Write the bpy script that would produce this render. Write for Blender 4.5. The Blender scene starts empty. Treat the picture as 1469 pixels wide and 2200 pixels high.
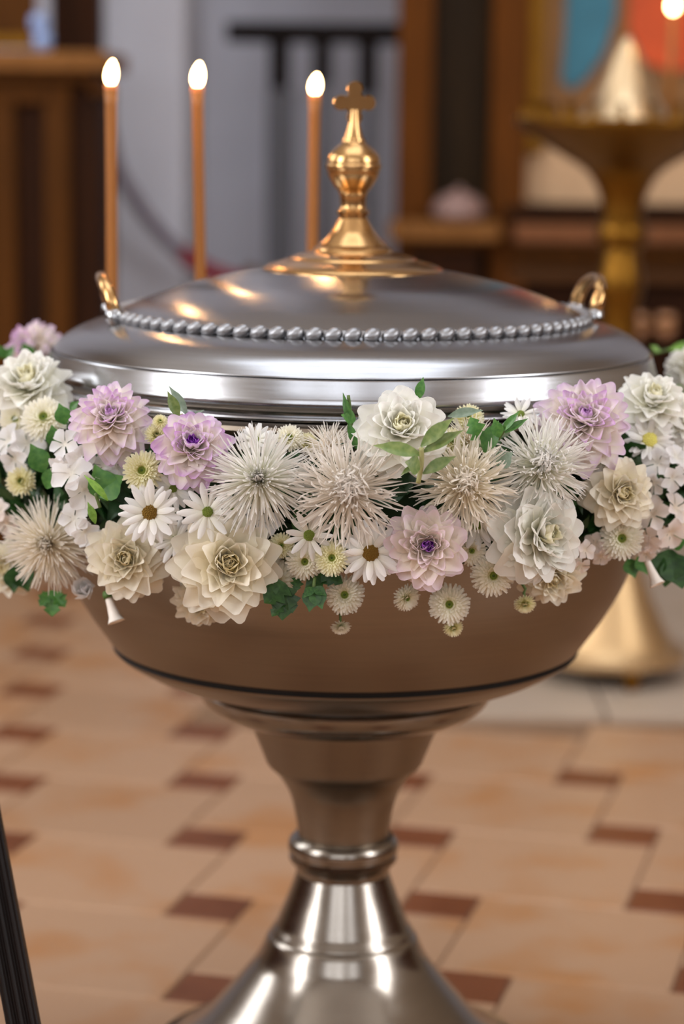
import bpy, bmesh, math, random
from mathutils import Vector, Matrix
random.seed(7)
PI = math.pi
scene = bpy.context.scene
COL = scene.collection

# ------------------------------------------------------------------ camera
F_PX, W_PX, H_PX = 5200.0, 1469.0, 2200.0
CAM_H, PITCH, ROLL = 1.0777, 0.1639, 0.0115
_c, _s = math.cos(PITCH), math.sin(PITCH)
FWD = Vector((0, _c, -_s)); _R = Vector((1, 0, 0)); _U = Vector((0, _s, _c))
RIGHT = _R * math.cos(ROLL) + _U * math.sin(ROLL)
UP = _U * math.cos(ROLL) - _R * math.sin(ROLL)
EYE = Vector((0, 0, CAM_H))
cam_data = bpy.data.cameras.new('camera')
cam = bpy.data.objects.new('camera', cam_data); COL.objects.link(cam)
cam.matrix_world = Matrix(((RIGHT.x, UP.x, -FWD.x, EYE.x), (RIGHT.y, UP.y, -FWD.y, EYE.y),
                           (RIGHT.z, UP.z, -FWD.z, EYE.z), (0, 0, 0, 1)))
cam_data.sensor_fit = 'VERTICAL'; cam_data.sensor_height = 36.0; cam_data.sensor_width = 24.04
cam_data.lens = 36.0 * F_PX / H_PX
cam_data.clip_start = 0.05
cam_data.dof.use_dof = True
cam_data.dof.focus_distance = 2.17
cam_data.dof.aperture_fstop = 2.8
scene.camera = cam
scene.cycles.max_bounces = 6; scene.cycles.diffuse_bounces = 5; scene.cycles.glossy_bounces = 3
scene.cycles.use_adaptive_sampling = True; scene.cycles.adaptive_threshold = 0.05
scene.cycles.caustics_reflective = False; scene.cycles.caustics_refractive = False

# ------------------------------------------------------------------ world, light, exposure
world = bpy.data.worlds.new('sky'); scene.world = world; world.use_nodes = True
_bg = world.node_tree.nodes['Background']
_bg.inputs[0].default_value = (0.75, 0.84, 1.0, 1); _bg.inputs[1].default_value = 1.0
scene.view_settings.view_transform = 'Standard'
scene.view_settings.look = 'None'
scene.view_settings.exposure = 0.5
scene.view_settings.gamma = 1.0
scene.view_settings.use_curve_mapping = False

ROOM_X0, ROOM_X1, ROOM_Y0, ROOM_Y1, ROOM_Z = -4.2, 4.2, -4.6, 7.4, 5.2
# the windows of the room, plus an added skylight for soft top light: (wall, centre along the wall, z0, z1, width, power)
WINDOWS = [('front', -2.5, 1.6, 4.8, 1.5, 36), ('front', -0.45, 1.6, 4.8, 1.5, 36), ('front', 2.2, 1.6, 4.8, 1.5, 30),
           ('left', 0.3, 1.4, 4.4, 1.6, 190), ('left', 4.2, 1.6, 4.4, 1.4, 70),
           ('right', 0.3, 1.4, 4.4, 1.6, 140), ('ceiling', 2.6, -1.6, 1.6, 3.2, 60)]
for wall, c, z0, z1, w, power in WINDOWS:
    ld = bpy.data.lights.new('daylight', 'AREA'); ld.shape = 'RECTANGLE'
    ld.size = w; ld.size_y = z1 - z0; ld.energy = power; ld.color = (0.97, 0.98, 1.0)
    lo = bpy.data.objects.new('daylight', ld); COL.objects.link(lo)
    zc = (z0 + z1) / 2
    if wall == 'ceiling': lo.location = (0, c, ROOM_Z + 0.15)
    if wall == 'front': lo.location = (c, ROOM_Y0 - 0.12, zc); lo.rotation_euler = (PI / 2, 0, PI); 
    if wall == 'left': lo.location = (ROOM_X0 - 0.12, c, zc); lo.rotation_euler = (PI / 2, 0, PI / 2)
    if wall == 'right': lo.location = (ROOM_X1 + 0.12, c, zc); lo.rotation_euler = (PI / 2, 0, -PI / 2)
    # area lights shine along local -Z; point that axis into the room
    d = {'front': Vector((0, 1, 0)), 'left': Vector((1, 0, 0)), 'right': Vector((-1, 0, 0)), 'ceiling': Vector((0, 0, -1))}[wall]
    lo.rotation_euler = (-d).to_track_quat('Z', 'Y').to_euler()

# ------------------------------------------------------------------ helpers
def ray(px, py):
    return (FWD + RIGHT * ((px - W_PX / 2) / F_PX) - UP * ((py - H_PX / 2) / F_PX)).normalized()
def at(px, py, Y):
    """point of the place at depth Y (metres from the photographer) that the photo shows at px, py"""
    d = ray(px, py); return EYE + d * (Y / d.y)
def depth(p): return (p - EYE).dot(FWD)
def m_per_px(p): return depth(p) / F_PX

def lin(c):
    def f(v):
        v /= 255.0
        return v / 12.92 if v <= 0.04045 else ((v + 0.055) / 1.055) ** 2.4
    return (f(c[0]), f(c[1]), f(c[2]), 1.0)

MATS = {}
def mat(name, build):
    if name in MATS: return MATS[name]
    m = bpy.data.materials.new(name); m.use_nodes = True
    nt = m.node_tree; nt.nodes.clear()
    out = nt.nodes.new('ShaderNodeOutputMaterial')
    build(nt, out); MATS[name] = m
    return m
def N(nt, t, **kw):
    n = nt.nodes.new(t)
    for k, v in kw.items(): setattr(n, k, v)
    return n
def ramp(nt, stops):
    r = nt.nodes.new('ShaderNodeValToRGB'); el = r.color_ramp.elements
    while len(el) < len(stops): el.new(0.5)
    for e, (p, c) in zip(el, stops): e.position = p; e.color = c
    return r
def plain(name, col, rough=0.5, metal=0.0, noise=0.0, scale=20.0, bump=0.0, spec=0.5, stretch=(1, 1, 1)):
    def b(nt, out):
        p = N(nt, 'ShaderNodeBsdfPrincipled'); p.inputs['Roughness'].default_value = rough
        p.inputs['Metallic'].default_value = metal; p.inputs['Specular IOR Level'].default_value = spec
        c = lin(col)
        if noise or bump:
            tc = N(nt, 'ShaderNodeTexCoord'); mp = N(nt, 'ShaderNodeMapping'); mp.inputs['Scale'].default_value = stretch
            nt.links.new(tc.outputs['Object'], mp.inputs['Vector'])
            no = N(nt, 'ShaderNodeTexNoise'); no.inputs['Scale'].default_value = scale; no.inputs['Detail'].default_value = 5
            nt.links.new(mp.outputs[0], no.inputs['Vector'])
            r = ramp(nt, [(0.3, tuple(v * (1 - noise) for v in c[:3]) + (1,)), (0.7, tuple(min(1, v * (1 + noise)) for v in c[:3]) + (1,))])
            nt.links.new(no.outputs[0], r.inputs[0]); nt.links.new(r.outputs[0], p.inputs['Base Color'])
            if bump:
                bm_ = N(nt, 'ShaderNodeBump'); bm_.inputs['Strength'].default_value = bump; bm_.inputs['Distance'].default_value = 0.002
                nt.links.new(no.outputs[0], bm_.inputs['Height']); nt.links.new(bm_.outputs[0], p.inputs['Normal'])
        else: p.inputs['Base Color'].default_value = c
        nt.links.new(p.outputs[0], out.inputs[0])
    return mat(name, b)
def emit(name, col, strength):
    def b(nt, out):
        e = N(nt, 'ShaderNodeEmission'); e.inputs[0].default_value = col; e.inputs[1].default_value = strength
        tr = N(nt, 'ShaderNodeBsdfTransparent'); ad = N(nt, 'ShaderNodeAddShader')   # a flame adds light and blocks none
        nt.links.new(e.outputs[0], ad.inputs[0]); nt.links.new(tr.outputs[0], ad.inputs[1]); nt.links.new(ad.outputs[0], out.inputs[0])
    return mat(name, b)
def wood(name, dark, light, rough=0.45):
    def b(nt, out):
        p = N(nt, 'ShaderNodeBsdfPrincipled'); p.inputs['Roughness'].default_value = rough; p.inputs['Specular IOR Level'].default_value = 0.12
        tc = N(nt, 'ShaderNodeTexCoord'); mp = N(nt, 'ShaderNodeMapping'); mp.inputs['Scale'].default_value = (14, 14, 1.2)
        nt.links.new(tc.outputs['Object'], mp.inputs['Vector'])
        no = N(nt, 'ShaderNodeTexNoise'); no.inputs['Scale'].default_value = 3; no.inputs['Detail'].default_value = 6
        nt.links.new(mp.outputs[0], no.inputs['Vector'])
        r = ramp(nt, [(0.3, lin(dark)), (0.7, lin(light))])
        nt.links.new(no.outputs[0], r.inputs[0]); nt.links.new(r.outputs[0], p.inputs['Base Color'])
        nt.links.new(p.outputs[0], out.inputs[0])
    return mat(name, b)
def petal_mat(name, base, mid, tip, trans=0.42, pos=0.6, lo=0.0):
    """colour runs along the petal from its base to its tip"""
    def b(nt, out):
        a = N(nt, 'ShaderNodeAttribute', attribute_name='t')
        r = ramp(nt, [(lo, lin(base)), (pos, lin(mid)), (1.0, lin(tip))])
        nt.links.new(a.outputs['Fac'], r.inputs[0])
        oi = N(nt, 'ShaderNodeObjectInfo')
        hs = N(nt, 'ShaderNodeHueSaturation')
        mr = N(nt, 'ShaderNodeMapRange'); mr.inputs['To Min'].default_value = 0.9; mr.inputs['To Max'].default_value = 1.04
        nt.links.new(oi.outputs['Random'], mr.inputs['Value']); nt.links.new(mr.outputs[0], hs.inputs['Value'])
        nt.links.new(r.outputs[0], hs.inputs['Color'])
        p = N(nt, 'ShaderNodeBsdfDiffuse')
        tr = N(nt, 'ShaderNodeBsdfTranslucent'); mx = N(nt, 'ShaderNodeMixShader'); mx.inputs[0].default_value = trans
        nt.links.new(hs.outputs[0], p.inputs['Color']); nt.links.new(hs.outputs[0], tr.inputs[0])
        nt.links.new(p.outputs[0], mx.inputs[1]); nt.links.new(tr.outputs[0], mx.inputs[2])
        nt.links.new(mx.outputs[0], out.inputs[0])
    return mat(name, b)

def mesh(name, verts, faces, material=None, smooth=True, attr=None):
    me = bpy.data.meshes.new(name); me.from_pydata([tuple(v) for v in verts], [], faces)
    if smooth: me.polygons.foreach_set('use_smooth', [True] * len(me.polygons))
    if attr is not None:
        a = me.attributes.new('t', 'FLOAT', 'POINT'); a.data.foreach_set('value', attr)
    if material: me.materials.append(material)
    me.update(); return me
def add(name, me, parent=None, matrix=None):
    o = bpy.data.objects.new(name, me); COL.objects.link(o)
    if parent is not None: o.parent = parent
    if matrix is not None: o.matrix_basis = matrix
    return o
def empty(name, matrix):
    o = bpy.data.objects.new(name, None); COL.objects.link(o); o.empty_display_size = 0.02
    o.matrix_basis = matrix if isinstance(matrix, Matrix) else Matrix.Translation(matrix)
    return o
def tag(o, label, cat, group=None):
    o['label'] = label; o['category'] = cat
    if group: o['group'] = group
    return o
def struct(o): o['kind'] = 'structure'; return o

class MB:
    def __init__(s): s.v = []; s.f = []; s.t = []
    def box(s, a, b):
        n = len(s.v); x0, y0, z0 = a; x1, y1, z1 = b
        s.v += [(x0, y0, z0), (x1, y0, z0), (x1, y1, z0), (x0, y1, z0), (x0, y0, z1), (x1, y0, z1), (x1, y1, z1), (x0, y1, z1)]
        s.f += [tuple(n + i for i in q) for q in ((3, 2, 1, 0), (4, 5, 6, 7), (0, 1, 5, 4), (1, 2, 6, 5), (2, 3, 7, 6), (3, 0, 4, 7))]
        return s
    def lathe(s, prof, seg=48, c=(0, 0, 0)):
        n = len(s.v); k = len(prof)
        for r, z in prof:
            for i in range(seg):
                a = 2 * PI * i / seg; s.v.append((c[0] + r * math.cos(a), c[1] + r * math.sin(a), c[2] + z))
        for j in range(k - 1):
            for i in range(seg):
                i2 = (i + 1) % seg
                s.f.append((n + j * seg + i2, n + j * seg + i, n + (j + 1) * seg + i, n + (j + 1) * seg + i2))
        return s
    def tube(s, pts, rad, sides=8, cap=True, t=None):
        n = len(s.v); pts = [Vector(p) for p in pts]; k = len(pts)
        rr = rad if isinstance(rad, (list, tuple)) else [rad] * k
        ref = Vector((0.13, 0.31, 0.94))
        for j, p in enumerate(pts):
            d = (pts[min(j + 1, k - 1)] - pts[max(j - 1, 0)]).normalized()
            if abs(d.dot(ref)) > 0.95: ref = Vector((0.9, 0.2, 0.1))
            u = d.cross(ref).normalized(); w = d.cross(u)
            for i in range(sides):
                a = 2 * PI * i / sides
                s.v.append(tuple(p + (u * math.cos(a) + w * math.sin(a)) * rr[j])); s.t.append(j / (k - 1))
        for j in range(k - 1):
            for i in range(sides):
                i2 = (i + 1) % sides
                s.f.append((n + j * sides + i, n + j * sides + i2, n + (j + 1) * sides + i2, n + (j + 1) * sides + i))
        if cap:
            s.f.append(tuple(n + i for i in reversed(range(sides)))); s.f.append(tuple(n + (k - 1) * sides + i for i in range(sides)))
        return s
    def me(s, name, m, smooth=True, attr=False): return mesh(name, s.v, s.f, m, smooth, s.t if attr else None)
    def build(s, name, m, parent=None, smooth=False, matrix=None): return add(name, s.me(name, m, smooth), parent, matrix)

def bevelled_box(name, size, m, parent=None, matrix=None, bev=0.004):
    bm = bmesh.new(); bmesh.ops.create_cube(bm, size=1)
    for v in bm.verts: v.co = Vector((v.co.x * size[0], v.co.y * size[1], v.co.z * size[2]))
    bmesh.ops.bevel(bm, geom=list(bm.edges), offset=bev, segments=2, affect='EDGES', profile=0.6)
    me = bpy.data.meshes.new(name); bm.to_mesh(me); bm.free(); me.materials.append(m)
    return add(name, me, parent, matrix)
def boxb(name, a, b, m, parent=None, bev=0.004, org=(0, 0, 0)):
    a = Vector(a); b = Vector(b); c = (a + b) / 2 - Vector(org)
    return bevelled_box(name, tuple(b - a), m, parent, Matrix.Translation(c), bev)
def smooth_by_angle(me, deg=35):
    me.polygons.foreach_set('use_smooth', [True] * len(me.polygons))
    me.set_sharp_from_angle(angle=math.radians(deg)) if hasattr(me, 'set_sharp_from_angle') else None
def lathe_obj(name, prof, m, parent=None, matrix=None, seg=96, deg=32):
    me = MB().lathe(prof, seg).me(name, m); smooth_by_angle(me, deg)
    return add(name, me, parent, matrix)
def spline(pts, n=6):
    """Catmull-Rom through profile points"""
    out = []
    P = [Vector(p) for p in pts]
    for i in range(len(P) - 1):
        p0 = P[max(i - 1, 0)]; p1 = P[i]; p2 = P[i + 1]; p3 = P[min(i + 2, len(P) - 1)]
        for k in range(n):
            t = k / n
            out.append(tuple(0.5 * ((2 * p1) + (p2 - p0) * t + (2 * p0 - 5 * p1 + 4 * p2 - p3) * t * t + (3 * p1 - p0 - 3 * p2 + p3) * t ** 3)))
    out.append(tuple(P[-1])); return out

# ------------------------------------------------------------------ materials
def brushed(name, col, rough, bump=0.05):
    def b(nt, out):
        p = N(nt, 'ShaderNodeBsdfPrincipled'); p.inputs['Metallic'].default_value = 1.0
        p.inputs['Anisotropic'].default_value = 0.7; tg = N(nt, 'ShaderNodeTangent', direction_type='RADIAL', axis='Z'); nt.links.new(tg.outputs[0], p.inputs['Tangent'])
        tc = N(nt, 'ShaderNodeTexCoord')
        # circular brushing: noise stretched round the axis (radius, height)
        sx = N(nt, 'ShaderNodeSeparateXYZ'); nt.links.new(tc.outputs['Object'], sx.inputs[0])
        cx = N(nt, 'ShaderNodeCombineXYZ'); ml = N(nt, 'ShaderNodeVectorMath', operation='LENGTH')
        nt.links.new(sx.outputs[0], cx.inputs[0]); nt.links.new(sx.outputs[1], cx.inputs[1]); nt.links.new(cx.outputs[0], ml.inputs[0])
        at2 = N(nt, 'ShaderNodeMath', operation='ARCTAN2'); nt.links.new(sx.outputs[1], at2.inputs[0]); nt.links.new(sx.outputs[0], at2.inputs[1])
        c2 = N(nt, 'ShaderNodeCombineXYZ')
        m1 = N(nt, 'ShaderNodeMath', operation='MULTIPLY'); m1.inputs[1].default_value = 0.35; nt.links.new(at2.outputs[0], m1.inputs[0])
        m2 = N(nt, 'ShaderNodeMath', operation='MULTIPLY'); m2.inputs[1].default_value = 60; nt.links.new(ml.outputs['Value'], m2.inputs[0])
        m3 = N(nt, 'ShaderNodeMath', operation='MULTIPLY'); m3.inputs[1].default_value = 60; nt.links.new(sx.outputs[2], m3.inputs[0])
        nt.links.new(m1.outputs[0], c2.inputs[0]); nt.links.new(m2.outputs[0], c2.inputs[1]); nt.links.new(m3.outputs[0], c2.inputs[2])
        no = N(nt, 'ShaderNodeTexNoise'); no.inputs['Scale'].default_value = 6; no.inputs['Detail'].default_value = 6; no.inputs['Roughness'].default_value = 0.7
        nt.links.new(c2.outputs[0], no.inputs['Vector'])
        mr = N(nt, 'ShaderNodeMapRange'); mr.inputs['To Min'].default_value = rough * 0.8; mr.inputs['To Max'].default_value = rough * 1.25
        nt.links.new(no.outputs[0], mr.inputs['Value']); nt.links.new(mr.outputs[0], p.inputs['Roughness'])
        c = lin(col)
        r = ramp(nt, [(0.25, tuple(v * 0.86 for v in c[:3]) + (1,)), (0.75, c)])
        nt.links.new(no.outputs[0], r.inputs[0]); nt.links.new(r.outputs[0], p.inputs['Base Color'])
        bp = N(nt, 'ShaderNodeBump'); bp.inputs['Strength'].default_value = bump; bp.inputs['Distance'].default_value = 0.001
        nt.links.new(no.outputs[0], bp.inputs['Height']); nt.links.new(bp.outputs[0], p.inputs['Normal'])
        nt.links.new(p.outputs[0], out.inputs[0])
    return mat(name, b)
PEWTER = brushed('brushed_pewter', (166, 166, 168), 0.20, 0.02)
PEWTER_BODY = brushed('brushed_pewter_body', (142, 134, 125), 0.18, 0.02)
PEWTER_BOWL = brushed('brushed_pewter_bowl', (138, 126, 112), 0.32, 0.03)
BRASS = plain('polished_brass', (190, 150, 100), 0.24, 1.0, 0.06, 30, 0.05)
BRASS_OLD = plain('aged_brass', (124, 86, 30), 0.40, 1.0, 0.12, 12, 0.1)
BRASS_PALE = plain('pale_brass', (214, 188, 150), 0.38, 1.0, 0.06, 12)
DARKLINE = plain('blackened_groove', (38, 32, 28), 0.6, 0.6)
WHITEWALL = plain('wall_plaster', (198, 200, 211), 0.85, 0, 0.03, 4, 0.1)
CEIL = plain('ceiling_plaster', (225, 220, 212), 0.9)
WARMWALL = plain('ochre_plaster', (176, 156, 132), 0.9, 0, 0.04, 3)
WOOD_GOLD = wood('golden_brown_wood', (68, 37, 3), (85, 48, 7), .6)
WOOD_DARK = wood('dark_brown_wood', (38, 17, 2), (53, 25, 4), .6)
WOOD_RED = wood('reddish_brown_wood', (80, 42, 3), (98, 53, 5), .6)
WOOD_BLACK = wood('near_black_wood', (14, 7, 5), (26, 15, 11), 0.5)
WOOD_LEDGE = wood('honey_wood_ledge', (116, 76, 36), (136, 92, 48), .6)
WAX = plain('amber_wax', (156, 94, 28), 0.5, 0, 0.05, 30)

# ------------------------------------------------------------------ room shell
fl = MB().box((ROOM_X0, ROOM_Y0, -0.05), (ROOM_X1, ROOM_Y1, -0.003))
floor = struct(fl.build('floor', plain('grout', (128, 98, 72), 0.9, 0, 0.1, 30)))
B_T, S_T, JOINT = 0.30, 0.10, 0.0035
LAT_O = Vector((-0.2412, 4.134, 0)); LAT_TH = 0.0695
PHI = LAT_TH - math.atan2(S_T, B_T)
E1 = Vector((math.cos(PHI), math.sin(PHI), 0)); E2 = Vector((-math.sin(PHI), math.cos(PHI), 0))
def stone(name, a, b, c):
    def bld(nt, out):
        p = N(nt, 'ShaderNodeBsdfPrincipled'); p.inputs['Roughness'].default_value = 0.42
        g = N(nt, 'ShaderNodeNewGeometry')
        no = N(nt, 'ShaderNodeTexNoise'); no.inputs['Scale'].default_value = 5.5; no.inputs['Detail'].default_value = 6
        nt.links.new(g.outputs['Position'], no.inputs['Vector'])
        r = ramp(nt, [(0.32, lin(b)), (0.5, lin(a)), (0.68, lin(a)), (0.8, lin(c))])
        nt.links.new(no.outputs[0], r.inputs[0])
        oi = N(nt, 'ShaderNodeObjectInfo'); hs = N(nt, 'ShaderNodeHueSaturation')
        mr = N(nt, 'ShaderNodeMapRange'); mr.inputs['To Min'].default_value = 0.93; mr.inputs['To Max'].default_value = 1.05
        nt.links.new(oi.outputs['Random'], mr.inputs['Value']); nt.links.new(mr.outputs[0], hs.inputs['Value'])
        nt.links.new(r.outputs[0], hs.inputs['Color']); nt.links.new(hs.outputs[0], p.inputs['Base Color'])
        nt.links.new(p.outputs[0], out.inputs[0])
    return mat(name, bld)
TILE_BIG = stone('beige_tile', (170, 134, 104), (166, 117, 74), (176, 145, 118))
TILE_RED = stone('red_brown_tile', (114, 64, 34), (100, 52, 21), (121, 71, 41))
def tile_mesh(name, side, m):
    h = side / 2 - JOINT / 2; b = 0.002; mb = MB()
    mb.v = [(-h, -h, -.004), (h, -h, -.004), (h, h, -.004), (-h, h, -.004), (-h, -h, -b), (h, -h, -b), (h, h, -b), (-h, h, -b),
            (-h + b, -h + b, 0), (h - b, -h + b, 0), (h - b, h - b, 0), (-h + b, h - b, 0)]
    mb.f = [(0, 1, 5, 4), (1, 2, 6, 5), (2, 3, 7, 6), (3, 0, 4, 7), (4, 5, 9, 8), (5, 6, 10, 9), (6, 7, 11, 10), (7, 4, 8, 11), (8, 9, 10, 11)]
    return mb.me(name, m, False)
TB = tile_mesh('tile', B_T, TILE_BIG); TR = tile_mesh('inset_tile', S_T, TILE_RED)
rotz = Matrix.Rotation(PHI, 4, 'Z')
cells = []
for i in range(-40, 41):
    for j in range(-40, 41):
        p = LAT_O + E1 * (B_T * i - S_T * j) + E2 * (S_T * i + B_T * j)
        bc = p + E1 * (-S_T / 2 - B_T / 2) + E2 * (B_T / 2 - S_T / 2)
        if ROOM_X0 + .2 < p.x < ROOM_X1 - .2 and ROOM_Y0 + .2 < p.y < ROOM_Y1 - .2: cells.append((p, bc))
def seen(p): return 2.2 < p.y < 6.6 and abs(p.x) < 0.20 * p.y + 0.25
def pale_area(p): return p.x > -0.12 and p.y > 4.22 + (p.x * -0.03)
near = [c for c in cells if seen(c[0]) and not pale_area(c[1])]
rest = MB(); rest_red = MB()
for c in cells:
    if pale_area(c[1]): continue
    if c in near:
        add('tile', TB, floor, Matrix.Translation(c[1]) @ rotz)
        add('inset_tile', TR, floor, Matrix.Translation(c[0]) @ rotz)
    else:
        for q, mm, dst in ((c[1], TB, rest), (c[0], TR, rest_red)):
            n = len(dst.v); M = Matrix.Translation(q) @ rotz
            dst.v += [tuple(M @ v.co) for v in mm.vertices]
            dst.f += [tuple(n + k for k in f.vertices) for f in mm.polygons]
o = rest.build('tile_field', TILE_BIG, floor); o['kind'] = 'stuff'
o = rest_red.build('inset_tile_field', TILE_RED, floor); o['kind'] = 'stuff'
# pale stone paving on the right, beyond the tiles
PALE = stone('pale_stone', (180, 162, 144), (174, 156, 136), (188, 174, 158))
for ix in range(7):
    for iy in range(5):
        x0 = -0.12 + ix * 0.6; y0 = 4.235 + iy * 0.6
        boxb('slab', (x0 + .003, y0 + .003, -0.004), (x0 + .597, min(y0 + .597, ROOM_Y1 - .05), 0.012), PALE, floor, 0.003)

def wall_with_windows(name, wall, m):
    mb = MB(); T = 0.22
    ws = sorted([(c - w / 2, c + w / 2, z0, z1) for (wl, c, z0, z1, w, _) in WINDOWS if wl == wall])
    if wall == 'front': lo, hi = ROOM_X0 - T, ROOM_X1 + T
    else: lo, hi = ROOM_Y0 - T, ROOM_Y1 + T
    def blk(u0, u1, z0, z1):
        if u1 - u0 < 1e-4: return
        if wall == 'front': mb.box((u0, ROOM_Y0 - T, z0), (u1, ROOM_Y0, z1))
        elif wall == 'left': mb.box((ROOM_X0 - T, u0, z0), (ROOM_X0, u1, z1))
        else: mb.box((ROOM_X1, u0, z0), (ROOM_X1 + T, u1, z1))
    u = lo
    for a, b, z0, z1 in ws:
        blk(u, a, 0, ROOM_Z); blk(a, b, 0, z0); blk(a, b, z1, ROOM_Z); u = b
    blk(u, hi, 0, ROOM_Z)
    return struct(mb.build(name, m))
wall_with_windows('wall_front', 'front', WARMWALL)
wall_with_windows('wall_left', 'left', WARMWALL)
wall_with_windows('wall_right', 'right', WARMWALL)
struct(MB().box((ROOM_X0 - .22, ROOM_Y1, 0), (ROOM_X1 + .22, ROOM_Y1 + .2, ROOM_Z)).build('wall_back', WHITEWALL))
cl = MB()
for x0, x1, y0, y1 in ((ROOM_X0 - .22, -1.6, ROOM_Y0 - .22, ROOM_Y1 + .2), (1.6, ROOM_X1 + .22, ROOM_Y0 - .22, ROOM_Y1 + .2), (-1.6, 1.6, ROOM_Y0 - .22, 1.0), (-1.6, 1.6, 4.2, ROOM_Y1 + .2)):
    cl.box((x0, y0, ROOM_Z), (x1, y1, ROOM_Z + .2))
struct(cl.build('ceiling', CEIL))
for k, (a, b) in enumerate((((ROOM_X0, ROOM_Y0, 0), (ROOM_X1, ROOM_Y0 + .03, 1.45)), ((ROOM_X0, ROOM_Y0 + .03, 0), (ROOM_X0 + .03, 5.2, 1.2)), ((ROOM_X1 - .03, ROOM_Y0 + .03, 0), (ROOM_X1, 5.2, 1.2)))):
    struct(boxb('trim_%d' % (k + 2), a, b, WOOD_RED, None, .004))  # wainscot added out of view to darken the bowl's reflections
FRAME = plain('white_window_frame', (150, 140, 128), 0.5)
for k, (wall, c, z0, z1, w, _) in enumerate(WINDOWS):
    mb = MB(); hw = w / 2
    if wall == 'ceiling':
        for q in (-1.6, -.53, .53, 1.6): mb.box((q - .04, c - 1.6, ROOM_Z + .02), (q + .04, c + 1.6, ROOM_Z + .08)); mb.box((-1.6, c + q - .04, ROOM_Z + .02), (1.6, c + q + .04, ROOM_Z + .08))
        struct(mb.build('window_%d' % (k + 1), FRAME)); continue  # added skylight that brightens from above, numbered along with the windows
    bars = [(-hw, -hw + .07, z0, z1), (hw - .07, hw, z0, z1), (-.05, .05, z0, z1), (-hw, hw, z0, z0 + .07), (-hw, hw, z1 - .07, z1),
            (-hw, hw, z0 + (z1 - z0) * .66 - .03, z0 + (z1 - z0) * .66 + .03)]
    for a, b, e, f in bars:
        if wall == 'front': mb.box((c + a, ROOM_Y0 - .09, e), (c + b, ROOM_Y0 - .03, f))
        elif wall == 'left': mb.box((ROOM_X0 - .09, c + a, e), (ROOM_X0 - .03, c + b, f))
        else: mb.box((ROOM_X1 + .03, c + a, e), (ROOM_X1 + .09, c + b, f))
    struct(mb.build('window_%d' % (k + 1), FRAME))
# white pillar standing in front of the back wall
pl_l = at(120, 300, 6.3).x; pl_r = at(398, 300, 6.3).x
struct(boxb('trim_1', (pl_l, 6.3, 0), (pl_r, 7.0, ROOM_Z - .01), WHITEWALL, None, 0.02))

# ------------------------------------------------------------------ the font
FX, FD = 0.0055, 2.56
font = empty('baptismal_font', (FX, FD, 0))
tag(font, 'pewter baptismal font with wide bowl on a turned pedestal stem', 'baptismal font')
base_prof = spline([(0.051, 0.254), (0.0605, 0.2275), (0.0735, 0.195)], 5) + [(0.0770, 0.1905), (0.0785, 0.187)] + \
    spline([(0.0790, 0.186), (0.0830, 0.1805), (0.0940, 0.157), (0.1130, 0.1315), (0.1330, 0.1075), (0.1570, 0.0805), (0.184, 0.058), (0.204, 0.048)], 5) + \
    [(0.212, 0.046), (0.216, 0.040), (0.216, 0.006), (0.212, 0.001), (0.0, 0.001)]
lathe_obj('base', base_prof, PEWTER_BODY, font)
collar = [(0.0495, 0.2965), (0.055, 0.2955), (0.0590, 0.2915), (0.0605, 0.2865), (0.0605, 0.2815), (0.0595, 0.2785), (0.0570, 0.2775), (0.0570, 0.2755),
          (0.0590, 0.2745), (0.0595, 0.2715), (0.0580, 0.2680), (0.0545, 0.2655), (0.0525, 0.2620), (0.0512, 0.2560), (0.0505, 0.2535)]
lathe_obj('collar', collar, PEWTER_BODY, font)
stem_prof = spline([(0.1085, 0.4420), (0.1048, 0.4300), (0.0920, 0.3980), (0.0850, 0.3800)], 4) + \
    spline([(0.0815, 0.3755), (0.0700, 0.3640), (0.0585, 0.3430), (0.0520, 0.3160), (0.0495, 0.2960)], 5)
lathe_obj('stem', stem_prof, PEWTER_BOWL, font)
ring_prof = [(0.1500, 0.4700), (0.1590, 0.4670), (0.1605, 0.4640), (0.1595, 0.4600)] + spline([(0.1585, 0.4580), (0.1530, 0.4490), (0.1430, 0.4410), (0.1300, 0.4350)], 4) + \
    [(0.1200, 0.4330), (0.1150, 0.4310), (0.1120, 0.4325), (0.1070, 0.4290)]
lathe_obj('lower_ring', ring_prof, PEWTER_BODY, font)
bowl_prof = [(0.290, 0.7895), (0.3160, 0.7893), (0.3200, 0.7885), (0.3245, 0.7855), (0.3262, 0.7815), (0.3255, 0.7775), (0.3225, 0.7755), (0.3170, 0.7750)] + \
    spline([(0.3155, 0.770), (0.3165, 0.720), (0.3140, 0.660), (0.3005, 0.5980), (0.2800, 0.5575), (0.2520, 0.5170)], 8)
bowl = lathe_obj('bowl', bowl_prof, PEWTER_BOWL, font, seg=128)
lathe_obj('groove', [(0.2525, 0.5180), (0.2475, 0.5160), (0.2470, 0.5130), (0.2505, 0.5105)], DARKLINE, font, seg=128)
lathe_obj('bowl_underside', spline([(0.2505, 0.5110), (0.2420, 0.5030), (0.2110, 0.4860), (0.1700, 0.4720), (0.1480, 0.4660)], 6), PEWTER_BOWL, font, seg=128)
lathe_obj('bowl_lining', [(0.290, 0.789), (0.288, 0.70), (0.25, 0.56), (0.12, 0.50), (0.0, 0.49)], PEWTER_BODY, font)

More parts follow.
